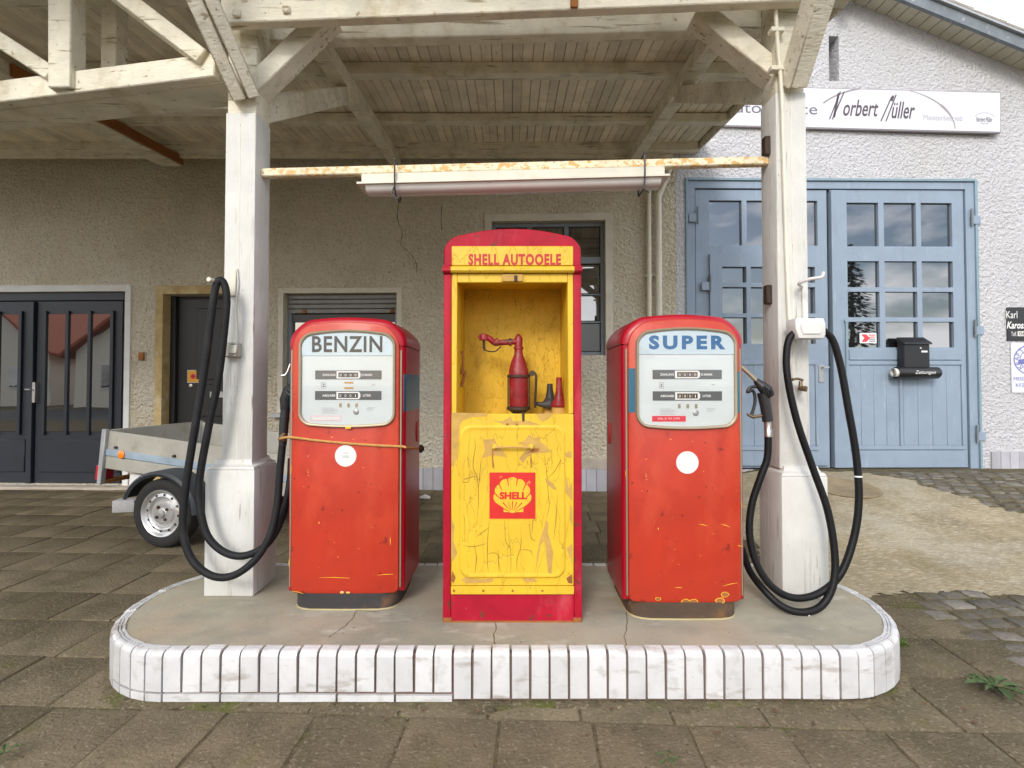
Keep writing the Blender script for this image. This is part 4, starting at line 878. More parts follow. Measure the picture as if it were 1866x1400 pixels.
# emblem
ey = FY - .0016
B('emblem_border', 'yellow', dr, -.105, .105, FY - .0008, FY + .003, .455, .665); em = B('emblem_plate', 'emblem_red', dr, -.102, .102, ey, FY, .458, .662)
ex = lambda X: (X - 535) * .000703
ez = lambda Y_: .56 - (Y_ - 557) * .000703
cent = (535, 668); sc_ = []
for k in range(0, 57):
    a = R(200 - 220 * k / 56); lob = abs(math.sin(math.pi * k / 8)) ; rx, ry = 112 + 8 * lob, 112 + 9 * lob
    sc_.append((535 + rx * math.cos(a), 562 - ry * math.sin(a)))
sc_ += [(605, 630), (603, 660), (560, 660), (535, 666), (512, 660), (480, 660), (477, 632)]
MB().prism([(ex(a), ez(c)) for a, c in sc_], ey - .0008, ey - .0001).build('emblem_shell', 'yellow', em, smooth=0)
for k in range(1, 7):
    a = R(200 - 220 * k * 8 / 56); ux, uy = math.cos(a), -math.sin(a); x0, y0 = 535 + 116 * ux, 562 + 116 * uy; dx, dy = x0 - 535, y0 - 668; q = 1 - 46 / math.hypot(dx, dy)
    stroke([(ex(x0), ez(y0)), (ex(535 + dx * q), ez(668 + dy * q))], [.0052, .003], 'emblem_ray', 'emblem_red', em, ey - .0012)
for k in range(7):
    a = R(155 - 130 * k / 6); dx, dy = math.cos(a), -math.sin(a); r1 = 72 if 1 < k < 5 else 88
    stroke([(ex(535 + dx * 18), ez(665 + dy * 18)), (ex(535 + dx * r1), ez(665 + dy * r1))], [.0015, .005], 'emblem_ray', 'emblem_red', em, ey - .0012)
text('SHELL', 'lettering', 'emblem_red', em, ex(540), ey - .0013, ez(557), w=.121, h=.033, bold=.05)
# hand pump, jugs and tap inside the cabinet
OY = 2.46; sz_ = F / OY; base = P(945, 752, OY); base.z = CB.z + .9008
op = thing('hand_oil_pump', 'dark red hand oil pump with a jointed arm inside the yellow cabinet', 'oil pump', base)
ox_ = lambda px: (px - 945) / sz_
oz_ = lambda py: (748 - py) / sz_
MB().lathe([(0, 0), (.035, .0), (.03, .012), (.045, .022), (.058, .03), (.058, .04), (.05, .044), (0, .044)], (0, 0, 0), seg=24).build('foot', 'dark_iron', op)
MB().lathe([(0, .0445), (.045, .0445), (.047, .06), (.047, .185), (0, .185)], seg=24).build('cylinder', 'oil_red', op)
MB().lathe([(0, .1855), (.055, .1855), (.055, .198), (.049, .2), (.046, .225), (.036, .262), (.022, .295), (.02, .32), (.024, .324), (.024, .334), (.019, .338), (.02, .375), (.012, .39), (.004, .398), (0, .40)], seg=24).build('neck', 'oil_red', op)
MB().lathe([(.048, .1865), (.0565, .1865), (.0565, .197), (.048, .197)], seg=24).build('clamp_ring', 'dark_iron', op)
for s in (-1, 1): MB().tube([(s * .051, -.02, .035), (s * .051, -.02, .19)], .0035, 6).build('tie_rod', 'dark_iron', op)
MB().tube(spline([(.0, 0, .360), (-.04, -.005, .358), (-.09, -.012, .354), (-.115, -.015, .352), (-.14, -.02, .372), (-.175, -.022, .384), (-.187, -.022, .372)], 4), [.014] * 3 + [.0145] * 22, 12).build('arm', 'oil_red', op)
for x in (-.035, -.10): MB().lathe([(0, 0), (.019, 0), (.019, .012), (0, .012)], (x, -.005 + x * .09, .357), (-1, 0, -.03), 14).build('union_nut', 'oil_red', op)
MB().lathe([(0, 0), (.022, .002), (.024, .016), (.018, .03), (0, .034)], (-.168, -.024, .362), (0, 0, 1), 14).build('valve_head', 'oil_red', op)
MB().tube([(-.168, -.024, .362), (-.168, -.024, .335), (-.165, -.024, .318)], .006, 8).build('spout', 'dark_iron', op)
MB().tube(spline([(-.166, -.026, .318), (-.14, -.03, .310), (-.11, -.03, .312), (-.085, -.02, .335)], 5), .0032, 6).build('drip_chain', 'dark_iron', op)
MB().tube([(.05, -.01, .20), (.08, -.02, .205), (.085, -.02, .19), (.08, -.02, .06), (.08, -.015, .04)], .006, 8).build('crank_rod', 'dark_iron', op)
MB().lathe([(0, 0), (.014, 0), (.014, .018), (0, .018)], (.066, -.03, .205), (0, 1, 0), 12).build('crank_joint', 'dark_iron', op)
def jug(name, px, Y, m, h, label):
    q = P(px, 745, Y); t = thing(name, label, 'oil jug', (q.x, q.y, CB.z + .9008))
    MB().lathe([(0, 0), (.036, 0), (.038, .01), (.036, .04), (.034, .042), (0, .042)], seg=20).build('foot', 'ochre_primer', t)
    MB().lathe([(0, .0425), (.040, .0425), (.042, .052), (.034, .066), (.022, .085), (.016, .12), (.0135, h), (.010, h), (0, h - .01)], seg=20).build('cone', m, t); return t
jug('oil_jug', 1019, 2.44, 'oil_red', .185, 'red cone-shaped oil jug in the corner of the cabinet')
j2 = jug('oil_jug', 1002, 2.53, 'plinth_black', .155, 'black cone-shaped oil jug behind the red one in the cabinet')
MB().tube([(-.005, -.05, .055), (-.04, -.055, .052), (-.075, -.06, .058)], [.03, .014, .008], 10).build('side_spout', 'plinth_black', j2)
tp = thing('oil_tap', 'small rusty pipe and tap on the left inner wall of the yellow cabinet', 'tap', P(832, 690, 2.42)); tp.location.x = CB.x - .2484
tp.location.z += 0
MB().tube(spline([(0, .02, .13), (.008, .0, .12), (.012, -.01, .08), (.006, -.01, .045), (.015, -.012, .035)], 5), .005, 8).build('feed_pipe', 'rust', tp)
MB().lathe([(0, 0), (.014, .002), (.016, .018), (0, .026)], (.012, -.012, .018), (0, 0, 1), 12).tube([(.018, -.012, .02), (.012, -.014, -.015), (.003, -.014, -.04)], [.009, .007, .009], 8).build('tap_body', 'rust', tp)

# ================================================================== POSTS AND CANOPY
def post(X0, X1, Y0, bx0, bx1, by0, ztop, zbase, label, top_px):
    t = thing('canopy_post', label, 'post', ((X0 + X1) / 2, Y0, DZ - .004)); ox, oy, oz = t.location
    yb = Y0 + .16
    L_ = lambda x0, x1, y0, y1, z0, z1, n, m, bev=.006: MB().box(x0 - ox, x1 - ox, y0 - oy, y1 - oy, z0 - oz, z1 - oz, bev, 2).build(n, m, t)
    b1 = by0 + (bx1 - bx0)
    L_(bx0, bx1, by0, b1, oz, zbase, 'base', 'post_paint', .008)
    g = .028
    b = MB(); r = lambda e, z: [(bx0 + e - ox, by0 + e - oy, z - oz), (bx1 - e - ox, by0 + e - oy, z - oz), (bx1 - e - ox, b1 - e - oy, z - oz), (bx0 + e - ox, b1 - e - oy, z - oz)]
    b.loft([r(.004, zbase + .001), r(.010, zbase + .014), r(.02, zbase + .018), r(g, zbase + .03), r(.032, zbase + .045)]).build('base_moulding', 'post_paint', t)
    L_(X0, X1, Y0, yb, zbase + .03, ztop, 'shaft', 'post_paint', .007)
    L_(X0 + .004, X1 - .004, Y0 + .008, yb - .004, ztop + .001, 3.66, 'post_head', 'canopy_wood', .007)
    L_((X0 + X1) / 2 - .002, (X0 + X1) / 2 + .001, Y0 - .0012, Y0 + .01, zbase + .05, ztop - .002, 'board_joint', 'canopy_wood', 0)
    return t
zt_l = P(440, 205, 2.56).z; zt_r = P(1445, 168, 2.54).z
pl = post(-1.468, -1.313, 2.56, -1.53, -1.283, 2.525, zt_l, .822, 'white painted timber post with a cable switch, beside the BENZIN pump', 0)
pr_ = post(1.342, 1.497, 2.54, 1.326, 1.556, 2.495, zt_r, .795, 'cracked white timber post with a pipe up its front, beside the SUPER pump', 0)
def pv(t, px, py, Y): return P(px, py, Y) - t.location
# left post fittings
hk = MB().box(*[v for v in (pv(pl, 412, 500, 2.5).x - .012, pv(pl, 412, 500, 2.5).x + .022)], -.012, -.0005, pv(pl, 412, 540, 2.55).z, pv(pl, 412, 492, 2.55).z, .004).build('hook_plate', 'cream_enamel', pl)
MB().tube(spline([pv(pl, 414, 540, 2.555), pv(pl, 405, 524, 2.52), pv(pl, 395, 515, 2.47), pv(pl, 380, 509, 2.41)], 5), [.008] * 10 + [.011] * 6, 8).build('hose_hook', 'cream_enamel', hk)
sw_ = MB().box(pv(pl, 418, 0, 2.55).x, pv(pl, 447, 0, 2.55).x, -.05, -.001, pv(pl, 0, 651, 2.53).z, pv(pl, 0, 625, 2.53).z, .006).build('switch_box', 'aluminium', pl)
MB().box(pv(pl, 422, 0, 2.5).x, pv(pl, 437, 0, 2.5).x, -.058, -.0505, pv(pl, 0, 644, 2.5).z, pv(pl, 0, 629, 2.5).z, .003).build('switch_button', 'cream_enamel', sw_)
MB().tube(spline([pv(pl, 431, 624, 2.548), pv(pl, 432, 600, 2.553), pv(pl, 429, 560, 2.553), pv(pl, 434, 520, 2.553), pv(pl, 432, 490, 2.553)], 4), .004, 6).build('switch_cable', 'post_paint', pl)
# right post fittings
MB().tube(spline([pv(pr_, 1411, -30, 2.50), pv(pr_, 1417, 80, 2.51), pv(pr_, 1424, 170, 2.51), pv(pr_, 1431, 400, 2.52), pv(pr_, 1437, 560, 2.52), pv(pr_, 1440, 600, 2.52)], 4), .0095, 8).build('conduit', 'pipe_cream', pr_)
for py in (55, 125): B('conduit_clip', 'pipe_cream', pr_, pv(pr_, 1408, py, 2.51).x - .012, pv(pr_, 1424, py, 2.51).x + .012, -.042, -.001, pv(pr_, 1415, py, 2.51).z - .012, pv(pr_, 1415, py, 2.51).z + .012, .003)
hb = B('hook_plate', 'white_paint', pr_, pv(pr_, 1456, 0, 2.53).x, pv(pr_, 1466, 0, 2.53).x, -.012, -.0005, pv(pr_, 0, 600, 2.53).z, pv(pr_, 0, 520, 2.53).z, .003)
MB().tube(spline([pv(pr_, 1461, 522, 2.525), pv(pr_, 1456, 517, 2.47), pv(pr_, 1475, 509, 2.43), pv(pr_, 1497, 505, 2.41), pv(pr_, 1500, 496, 2.41)], 5), .008, 8).build('hose_hook', 'white_paint', hb)
hc = [(pv(pr_, a, c, 2.40).x, pv(pr_, a, c, 2.40).z) for a, c in ((1455, 617), (1500, 617), (1504, 610), (1504, 590), (1500, 580), (1450, 580), (1448, 585), (1449, 600))]
cl = MB().prism(hc, pv(pr_, 0, 0, 2.395).y, pv(pr_, 0, 0, 2.475).y, .006, 2).build('hose_clamp', 'white_paint', pr_)
q = [((x - hc[0][0]) , z) for x, z in hc]; mxx = sum(x for x, z in hc) / 8; mzz = sum(z for x, z in hc) / 8
MB().prism([(mxx + (x - mxx) * .68, mzz + (z - mzz) * .62) for x, z in hc], pv(pr_, 0, 0, 2.389).y, pv(pr_, 0, 0, 2.3945).y, .003).build('clamp_cover', 'white_paint', cl)
B('clamp_arm', 'white_paint', cl, mxx - .03, mxx + .03, pv(pr_, 0, 0, 2.476).y, -.001, mzz - .03, mzz + .03, .004)
tpv = MB().tube([pv(pr_, 1459, 708, 2.53), pv(pr_, 1459, 708, 2.47), pv(pr_, 1470, 709, 2.45)], [.012, .012, .014], 10).tube([pv(pr_, 1459, 708, 2.48), pv(pr_, 1459, 695, 2.48)], [.012, .008], 8).build('water_tap', 'old_brass', pr_)
MB().tube([pv(pr_, 1463, 693, 2.48), pv(pr_, 1453, 690, 2.48), pv(pr_, 1444, 692, 2.47)], [.007, .006, .007], 8).build('tap_lever', 'old_brass', tpv)
for py, xx in ((537, 1383), (268, 1377)): B('side_block', 'dark_iron', pr_, -.108, -.0785, .05, .09, pv(pr_, xx, py + 18, 2.62).z, pv(pr_, xx, py - 16, 2.62).z, .004)
# ---- canopy
can = thing('canopy', 'pale weathered timber canopy with boarded ceiling over the pump island', 'canopy', (0, 2.5, 0)); CO = Vector((0, 2.5, 0))
def beam(name, p, q, wd, ht, up=(0, 0, 1), m='canopy_wood', bev=.006, parent=None): return MB().bar(Vector(p) - CO, Vector(q) - CO, wd, ht, up, bev).build(name, m, parent or can)
zr = lambda Y: 3.848 + .0947 * (Y - 6)
YF = 1.95
RX = [(-1.385, .125), (1.42, .125), (-4.06, .25)]
for x, wd in RX: beam('rafter', (x, YF, zr(YF) + .06), (x, 5.97, zr(5.97) + .06), wd, .118)
beam('flashing_board', (-4.06 + .142, 3.9, zr(3.9) + .062), (-4.06 + .142, 5.95, zr(5.95) + .062), .03, .10, m='rust')
for y, hh, dd in ((2.1, .1, .1), (2.7, .1, .1), (3.2, .1, .1), (4.13, .1, .095), (5.05, .09, .085), (5.84, .12, .1)):
    z = zr(y) + .1215 + hh / 2; beam('purlin', (-7.5, y, z), (2.16, y, z), dd, hh)
beam('wall_moulding', (-7.5, 5.9, zr(5.9) + .10), (1.9, 5.9, zr(5.9) + .10), .05, .05)
sl_ = math.atan(.0947); bl = (6.45 - YF + .3) / math.cos(sl_)
bmh = MB().box(-.0397, .0397, 0, bl, 0, .018, .005); o = bmh.build('ceiling_board', 'ceiling_wood', can); bme = o.data; bpy.data.objects.remove(o)
x = 2.12
while x > -7.5:
    o = link('ceiling_board', bme, can, Vector((x, YF - .3, zr(YF - .3) + .225 + random.uniform(0, .004))) - CO); o.rotation_euler = (sl_, 0, random.uniform(-.0004, .0004)); x -= .083
beam('roof_light_block', (-2.7, YF - .35, zr(YF - .35) + .285), (-2.7, 6.5, zr(6.5) + .285), 9.9, .06, m='roof_grey')  # unseen cover added above the boards to block daylight
beam('edge_board', (2.19, YF - .3, zr(YF - .3) + .22), (2.19, 5.9, zr(5.9) + .22), .025, .14, m='canopy_wood')
# paired front beams bolted either side of the posts
fb0, fb1 = P(408, 22, 2.47), P(1520, -22, 2.47)
fbm = beam('front_beam', fb0, fb1, .06, .155)
rb0, rb1 = P(440, 58, 2.80), P(1440, 36, 2.80)
beam('rear_beam', rb0, rb1, .08, .16)
for a, c in ((432, 26), (522, 18)):
    v = P(a, c, 2.435) - CO; MB().box(v.x - .018, v.x + .018, v.y - .014, v.y + .004, v.z - .018, v.z + .018, .005).build('bolt_head', 'canopy_wood', fbm)
v = P(1046, 4, 2.43) - CO; B('rust_bracket', 'rust', fbm, v.x - .018, v.x + .018, v.y - .01, v.y + .006, v.z - .03, v.z + .09, .003)
UPV = (0, 1, 0)
beam('knee_brace', P(462, 172, 2.64), P(606, 30, 2.64), .10, .12, UPV); beam('knee_brace', P(1408, 140, 2.64), P(1268, 28, 2.64), .10, .12, UPV)
for x, z0 in ((-1.385, P(492, 200, 2.7).z), (1.42, P(1385, 165, 2.7).z)): beam('rear_brace', (x, 2.66, z0 - .03), (x, 4.2, zr(4.2) + .01), .11, .13)
fl0 = P(446, 175, 2.53); fl1 = P(368, 0, 2.27); d = (fl1 - fl0); e_ = fl0 + d * 2.15; fl0 = fl0 - d * .04
beam('front_brace', fl0 + Vector((-.035, 0, 0)), e_ + Vector((-.035, 0, 0)), .065, .10, (0, -1, .6)); beam('front_brace', fl0 + Vector((.034, .01, .02)), e_ + Vector((.034, .01, .02)), .06, .09, (0, -1, .6))
fr0 = P(1446, 150, 2.52); fr1 = P(1491, 0, 2.28); d = fr1 - fr0
beam('front_brace', fr0 - d * .05, fr0 + d * 2.15, .10, .11, (0, -1, .6))
# left truss: double bottom chord, hanger and diagonals
c0, c1 = P(400, 125, 2.5), P(-130, 190, 2.5 * 1.12); dd_ = (c1 - c0).normalized(); bk = Vector((0, 0, 1)).cross(dd_); bk = bk if bk.y > 0 else -bk
beam('chord', c0, c1, .07, .118); c2 = c0 + bk * .135; c3 = c1 + bk * .135; beam('chord', c2 + Vector((0, 0, -.003)), c3 + Vector((0, 0, -.003)), .19, .11)
cp = lambda px: next(c0.lerp(c1, k / 400) for k in range(401) if (CX + (c0.lerp(c1, k / 400)).x / c0.lerp(c1, k / 400).y * F) <= px)
h0 = cp(122) - bk * .022; beam('hanger', h0 + Vector((0, 0, -.045)), h0 + Vector((-.02, 0, 1.0)), .12, .10, (0, 1, 0))
g0 = cp(375); g1 = P(195, -15, g0.y + .03); beam('truss_diagonal', g0 + Vector((0, .0, .03)), g0 + (g1 - g0) * 1.5 + Vector((0, 0, .03)), .08, .125, UPV)
g0 = cp(92); g1 = P(0, 92, g0.y + .02); beam('truss_diagonal', g0 + Vector((.02, .0, .05)), g0 + (g1 - g0) * 3 + Vector((0, 0, .03)), .08, .12, UPV)
s0 = P(208, 128, 3.2); beam('stub_post', (s0.x, 3.2, s0.z - .25), (s0.x, 3.2, zr(3.2) + .12), .1, .1, (0, 1, 0)); beam('rear_chord', (s0.x - 3, 3.25, s0.z - .2), (-1.4, 3.25, s0.z - .2), .1, .1)
# ---- rusty rail and the lamp under it
RY = 2.635
rl = thing('rusty_rail', 'white rail flaking with rust spanning between the two posts', 'rail', P(936, 304, RY)); ro = rl.location.copy()
MB().bar(P(478, 317, RY) - ro, P(1398, 295, RY) - ro, .045, .044, bev=.006).build('bar', 'rust_pipe', rl)
for a, c in ((482, 317), (1391, 295)): MB().bar(P(a, c, RY) - ro + Vector((0, -.001, -.025)), P(a, c, RY) - ro + Vector((0, -.001, -.032)), .05, .05).build('end_plate', 'rust', rl)
la, lb_ = P(664, 333, RY + .005), P(1206, 319, RY + .005); lm = thing('tube_lamp', 'long cream fluorescent lamp housing strapped under the rusty rail', 'lamp', (la + lb_) / 2); lo = lm.location.copy()
MB().bar(la - lo, lb_ - lo, .12, .05, bev=.006).build('housing', 'cream_enamel', lm)
dv = (lb_ - la).normalized(); dn = Vector((0, 0, -1)) + dv * dv.z; dn.normalize(); sec = [(-.056, .026), (-.056, .036), (-.05, .056), (-.03, .07), (0, .074), (.03, .07), (.05, .056), (.056, .036), (.056, .026)]
MB().loft([[q + Vector((0, 1, 0)) * a + dn * c for a, c in sec] for q in (la - lo + dv * .02, lb_ - lo - dv * .02)]).build('diffuser', 'lamp_cover', lm)
MB().loft([[q + Vector((0, 1, 0)) * a + dn * c for a, c in ((-.072, .024), (-.072, .034), (.072, .034), (.072, .024))] for q in (la - lo - dv * .02, lb_ - lo + dv * .02)]).build('rim', 'cream_enamel', lm)
for k in (.113, .93):
    q = la.lerp(lb_, k) - lo; lp_ = [q + Vector((0, a, c)) for a, c in ((-.075, .085), (-.078, 0), (-.075, -.05), (-.05, -.092), (.05, -.092), (.078, 0), (.075, .085), (-.075, .085))]
    MB().tube(lp_ + ([lp_[0] + Vector((0, -.01, .0))]), .0045, 6).build('strap', 'black_plastic', lm)
    MB().tube([lp_[2], lp_[2] + Vector((-.012, -.012, -.05)), lp_[2] + Vector((.02, -.012, -.075))], .0045, 6).build('strap_tail', 'black_plastic', lm)

# ================================================================== HOSES AND NOZZLES
def hose(name, label, pts, r, m, o):
    t = thing(name, label, 'fuel hose', o); o = Vector(o)
    MB().tube(spline([P(a, c, y) - o for a, c, y in pts], 8), r, 12).build('hose', m, t); return t
lo_ = (-1.3, 2.42, DZ)
hl = hose('fuel_hose', 'dull black hose looped over the post hook beside the BENZIN pump',
          [(531, 836, 2.60), (528, 880, 2.60), (515, 940, 2.52), (490, 988, 2.45), (450, 1012, 2.42), (412, 1008, 2.42), (380, 980, 2.43), (366, 935, 2.44), (363, 880, 2.45), (378, 790, 2.45), (398, 690, 2.455), (410, 590, 2.46), (413, 540, 2.46), (406, 513, 2.46), (394, 520, 2.45),
           (385, 580, 2.44), (372, 680, 2.44), (352, 800, 2.43), (337, 900, 2.42), (334, 970, 2.41), (350, 1020, 2.40), (385, 1049, 2.39), (425, 1049, 2.39), (465, 1020, 2.41), (492, 975, 2.44), (505, 920, 2.47), (510, 860, 2.49), (515, 808, 2.50)], .0175, 'hose_old', lo_)
o_ = Vector(lo_)
T = lambda pts, r, n, m, par, o: MB().tube([P(a, c, y) - Vector(o) for a, c, y in pts], r, 10).build(n, m, par)
nz_ = T([(515, 812, 2.50), (517, 780, 2.50), (520, 745, 2.50)], [.019, .023, .022], 'nozzle_grip', 'black_plastic', hl, lo_)
T([(520, 747, 2.50), (521, 728, 2.50), (526, 712, 2.51), (533, 704, 2.53)], [.024, .03, .028, .02], 'nozzle_head', 'hose_old', nz_, lo_)
for k in range(4): T([(513 + k * 4, 724 - k * 5, 2.485), (521 + k * 4, 731 - k * 5, 2.485)], .008, 'grip_rib', 'black_plastic', nz_, lo_)
T([(531, 706, 2.53), (537, 690, 2.55)], .011, 'spout', 'old_brass', nz_, lo_)
cr = T([(529, 664, 2.50), (524, 678, 2.49), (520, 684, 2.48), (513, 685, 2.48)], [.005, .005, .006, .006], 'crank_lever', 'steel', nz_, lo_)
T([(507, 801, 2.47), (515, 800, 2.47), (519, 790, 2.48)], [.004, .022, .010], 'guard_ear', 'old_brass', nz_, lo_)
so_ = (1.4, 2.4, DZ)
hr = hose('fuel_hose', 'glossy black hose in loops from the white clamp beside the SUPER pump',
          [(1352, 1000, 2.62), (1366, 1040, 2.50), (1392, 1075, 2.40), (1425, 1105, 2.35), (1462, 1116, 2.325), (1497, 1104, 2.33), (1518, 1066, 2.34), (1521, 1010, 2.36), (1508, 930, 2.38), (1480, 850, 2.40), (1453, 770, 2.41), (1437, 700, 2.42), (1433, 650, 2.43), (1442, 612, 2.435), (1476, 596, 2.435),
           (1512, 612, 2.435), (1530, 660, 2.43), (1545, 740, 2.42), (1560, 830, 2.41), (1565, 910, 2.40), (1556, 980, 2.39), (1532, 1045, 2.37), (1495, 1080, 2.36), (1450, 1090, 2.36), (1410, 1072, 2.37), (1380, 1030, 2.39), (1366, 975, 2.41), (1370, 920, 2.42), (1386, 870, 2.42), (1398, 835, 2.42), (1400, 792, 2.42)], .0165, 'rubber', so_)
nz_ = T([(1399, 768, 2.42), (1395, 740, 2.42), (1390, 716, 2.42)], [.024, .025, .027], 'nozzle_grip', 'black_plastic', hr, so_)
T([(1400, 796, 2.42), (1400, 784, 2.42), (1399, 783, 2.42), (1399, 768, 2.42)], [.019, .019, .0165, .018], 'coupling', 'steel', hr, so_)
T([(1377, 693, 2.43), (1386, 702, 2.43), (1397, 712, 2.42), (1405, 722, 2.42)], [.013, .024, .031, .018], 'nozzle_head', 'black_plastic', nz_, so_)
for k in range(4): T([(1394 + 4 * k, 704 + 3 * k, 2.392), (1391 + 4 * k, 716 + 3 * k, 2.392)], .005, 'grip_rib', 'hose_old', nz_, so_)
T([(1379, 695, 2.43), (1368, 684, 2.435), (1350, 668, 2.45)], [.011, .010, .010], 'spout', 'bezel', nz_, so_)
MB().tube(spline([P(a, c, 2.43) - Vector(so_) for a, c in ((1385, 705), (1368, 706), (1362, 715), (1372, 712), (1376, 730), (1371, 752), (1366, 760))], 4), .0075, 8).build('trigger_guard', 'black_plastic', nz_)
T([(1362, 755, 2.43), (1372, 760, 2.43), (1394, 757, 2.42)], [.006, .009, .007], 'trigger', 'old_brass', nz_, so_)
for a, c, y, q in ((1469, 1117, 2.326, 0), (1564, 870, 2.405, 1)):
    v = P(a, c, y) - Vector(so_); MB().lathe([(.0155, 0), (.0172, 0), (.0172, .007), (.0155, .007)], v, (0, .1, 1) if q else (1, .1, .1), 14).build('white_mark', 'letter_white', hr)

# ================================================================== TRAILER
tr = thing('car_trailer', 'small aluminium box trailer with black mudguard parked behind the white post', 'trailer', (-2.666, 3.93, .262)); tr.rotation_euler = (0, R(5.6), math.atan2(-.19, .98))
V0, V1, X0, X1, Z0, Z1 = .10, 1.08, -.76, 1.3, .224, .535
B('floor_panel', 'galvanised', tr, X0 + .02, X1, V0 + .01, V1 - .01, Z0 + .02, Z0 + .035)
for y0, y1 in ((V0, V0 + .022), (V1 - .022, V1)):
    sp = B('side_panel', 'aluminium', tr, X0 + .025, X1, y0, y1, Z0, Z1, .004)
    if y0 == V0:
        B('side_rib', 'blue_strip', sp, X0 + .03, X1, y0 - .014, y0 - .001, Z0 + .11, Z0 + .165, .004); B('lower_rib', 'aluminium', sp, X0 + .03, X1, y0 - .008, y0 - .001, Z0 + .004, Z0 + .105, .004)
        MB().lathe([(0, 0), (.033, 0), (.032, .008), (.025, .012), (0, .013)], (X0 + .19, y0 - .0145, Z0 + .137), (0, -1, 0), 18).build('side_reflector', 'amber', sp)
        for xx in (X0 + .12, X0 + .68, X0 + 1.3): MB().lathe([(0, 0), (.012, 0), (.010, .02), (0, .022)], (xx, y0, Z0 + .185), (0, -1, 0), 10).build('tie_hook', 'plinth_black', sp)
B('tail_board', 'aluminium', tr, X0, X0 + .022, V0 - .005, V1 + .005, Z0 - .01, Z1 + .006, .004); B('front_board', 'aluminium', tr, X1 + .001, X1 + .022, V0, V1, Z0, Z1, .004)
for y in (V0 - .018, V1 - .02): B('corner_post', 'galvanised', tr, X0 - .012, X0 + .03, y - .012, y + .03, Z0 - .13, Z1 + .012, .004)
B('tail_light', 'tail_red', tr, X0 - .045, X0 - .013, V0 - .02, V0 + .12, Z0 - .10, Z0 + .02, .006); B('bumper_bar', 'rust', tr, X0 - .03, X0 + .02, V0, V1, Z0 - .13, Z0 - .10, .003)
B('number_plate', 'sticker', tr, X0 + .22, X0 + .34, V0 + .05, V0 + .06, Z0 - .13, Z0 - .02); B('chassis_rail', 'galvanised', tr, X0, X1, V0 + .2, V0 + .25, Z0 - .06, Z0 + .019); B('axle', 'galvanised', tr, -.03, .03, .08, 1.12, -.04, .02); B('draw_bar', 'galvanised', tr, X1, X1 + .2, .58, .64, .2, .26)
def wheel(y, s):
    t = MB(); R0 = .262
    t.lathe([(.178, -.06), (.20, -.068), (.235, -.07), (.252, -.058), (R0, -.045), (R0, .045), (.252, .058), (.235, .07), (.20, .068), (.178, .06)], (0, y, 0), (0, s, 0), 40)
    ty = t.build('wheel', 'tyre', tr)
    rm = MB().lathe([(.178, -.05), (.182, .058), (.176, .066), (.168, .062), (.160, .045), (.150, .040), (.128, .046), (.118, .040), (.112, .028), (.10, .026), (.085, .046), (.06, .050), (.045, .046), (.03, .052), (.028, .066), (0, .07)], (0, y, 0), (0, s, 0), 40).build('rim', 'rim', ty)
    for k in range(12):
        a = 2 * math.pi * k / 12; MB().lathe([(0, 0), (.0105, 0), (.0105, .004), (0, .004)], (.138 * math.cos(a), y + s * .0415, .138 * math.sin(a)), (0, s, 0), 10).build('vent_hole', 'plinth_black', ty)
    for k in range(4):
        a = math.pi / 2 * k + .7; MB().lathe([(0, 0), (.012, 0), (.010, .012), (0, .013)], (.055 * math.cos(a), y + s * .0485, .055 * math.sin(a)), (0, s, 0), 6).build('wheel_nut', 'dark_iron', ty)
    b = MB(); rr_ = []
    for k in range(17):
        a = R(8 + 158 * k / 16); rr_.append([(.325 * math.cos(a), y + s * .10, .305 * math.sin(a)), (.34 * math.cos(a), y + s * .085, .325 * math.sin(a)), (.34 * math.cos(a), y - s * .09, .325 * math.sin(a)), (.325 * math.cos(a), y - s * .092, .31 * math.sin(a)), (.325 * math.cos(a), y + s * .08, .31 * math.sin(a)), (.30 * math.cos(a), y + s * .09, .285 * math.sin(a))])
    b.loft(rr_).build('mudguard', 'mudguard', tr)
wheel(0, -1); wheel(1.18, 1)
g = G(222, 934); sb_ = MB().box(-.10, .10, -.07, .07, 0, .118, .008, 2).build('chock_stone', 'granite', None, (g.x, g.y + .07, -.003)); sb_.rotation_euler = (0, 0, R(8)); tag(sb_, 'grey granite block lying behind the trailer wheel', 'stone')

# ================================================================== SMALL THINGS ON THE GROUND
def weed(label, p, n, ln, m='leaf'):
    t = thing('weed', label, 'weed', p)
    for k in range(n):
        a = 2 * math.pi * k / n + random.uniform(-.3, .3); l_ = ln * random.uniform(.6, 1.1); b = MB(); pv_ = None; nn = 9
        for i in range(nn + 1):
            f = i / nn; wd = l_ * .26 * math.sin(math.pi * min(1, f * .93 + .04)) ** .8 * (1 if i % 2 else .55) * (.35 + .65 * f); h_ = l_ * (.42 * f - .36 * f * f) + .02 + .004 * random.random()
            c = Vector((math.cos(a) * l_ * f, math.sin(a) * l_ * f, h_)); s = Vector((-math.sin(a), math.cos(a), 0)) * wd
            vv = (b.bm.verts.new(c + s + Vector((0, 0, .012 * wd / .02))), b.bm.verts.new(c), b.bm.verts.new(c - s + Vector((0, 0, .012 * wd / .02))))
            if pv_: b.bm.faces.new((pv_[0], pv_[1], vv[1], vv[0])); b.bm.faces.new((pv_[1], pv_[2], vv[2], vv[1]))
            pv_ = vv
        b.build('leaf', m, t)
    return t
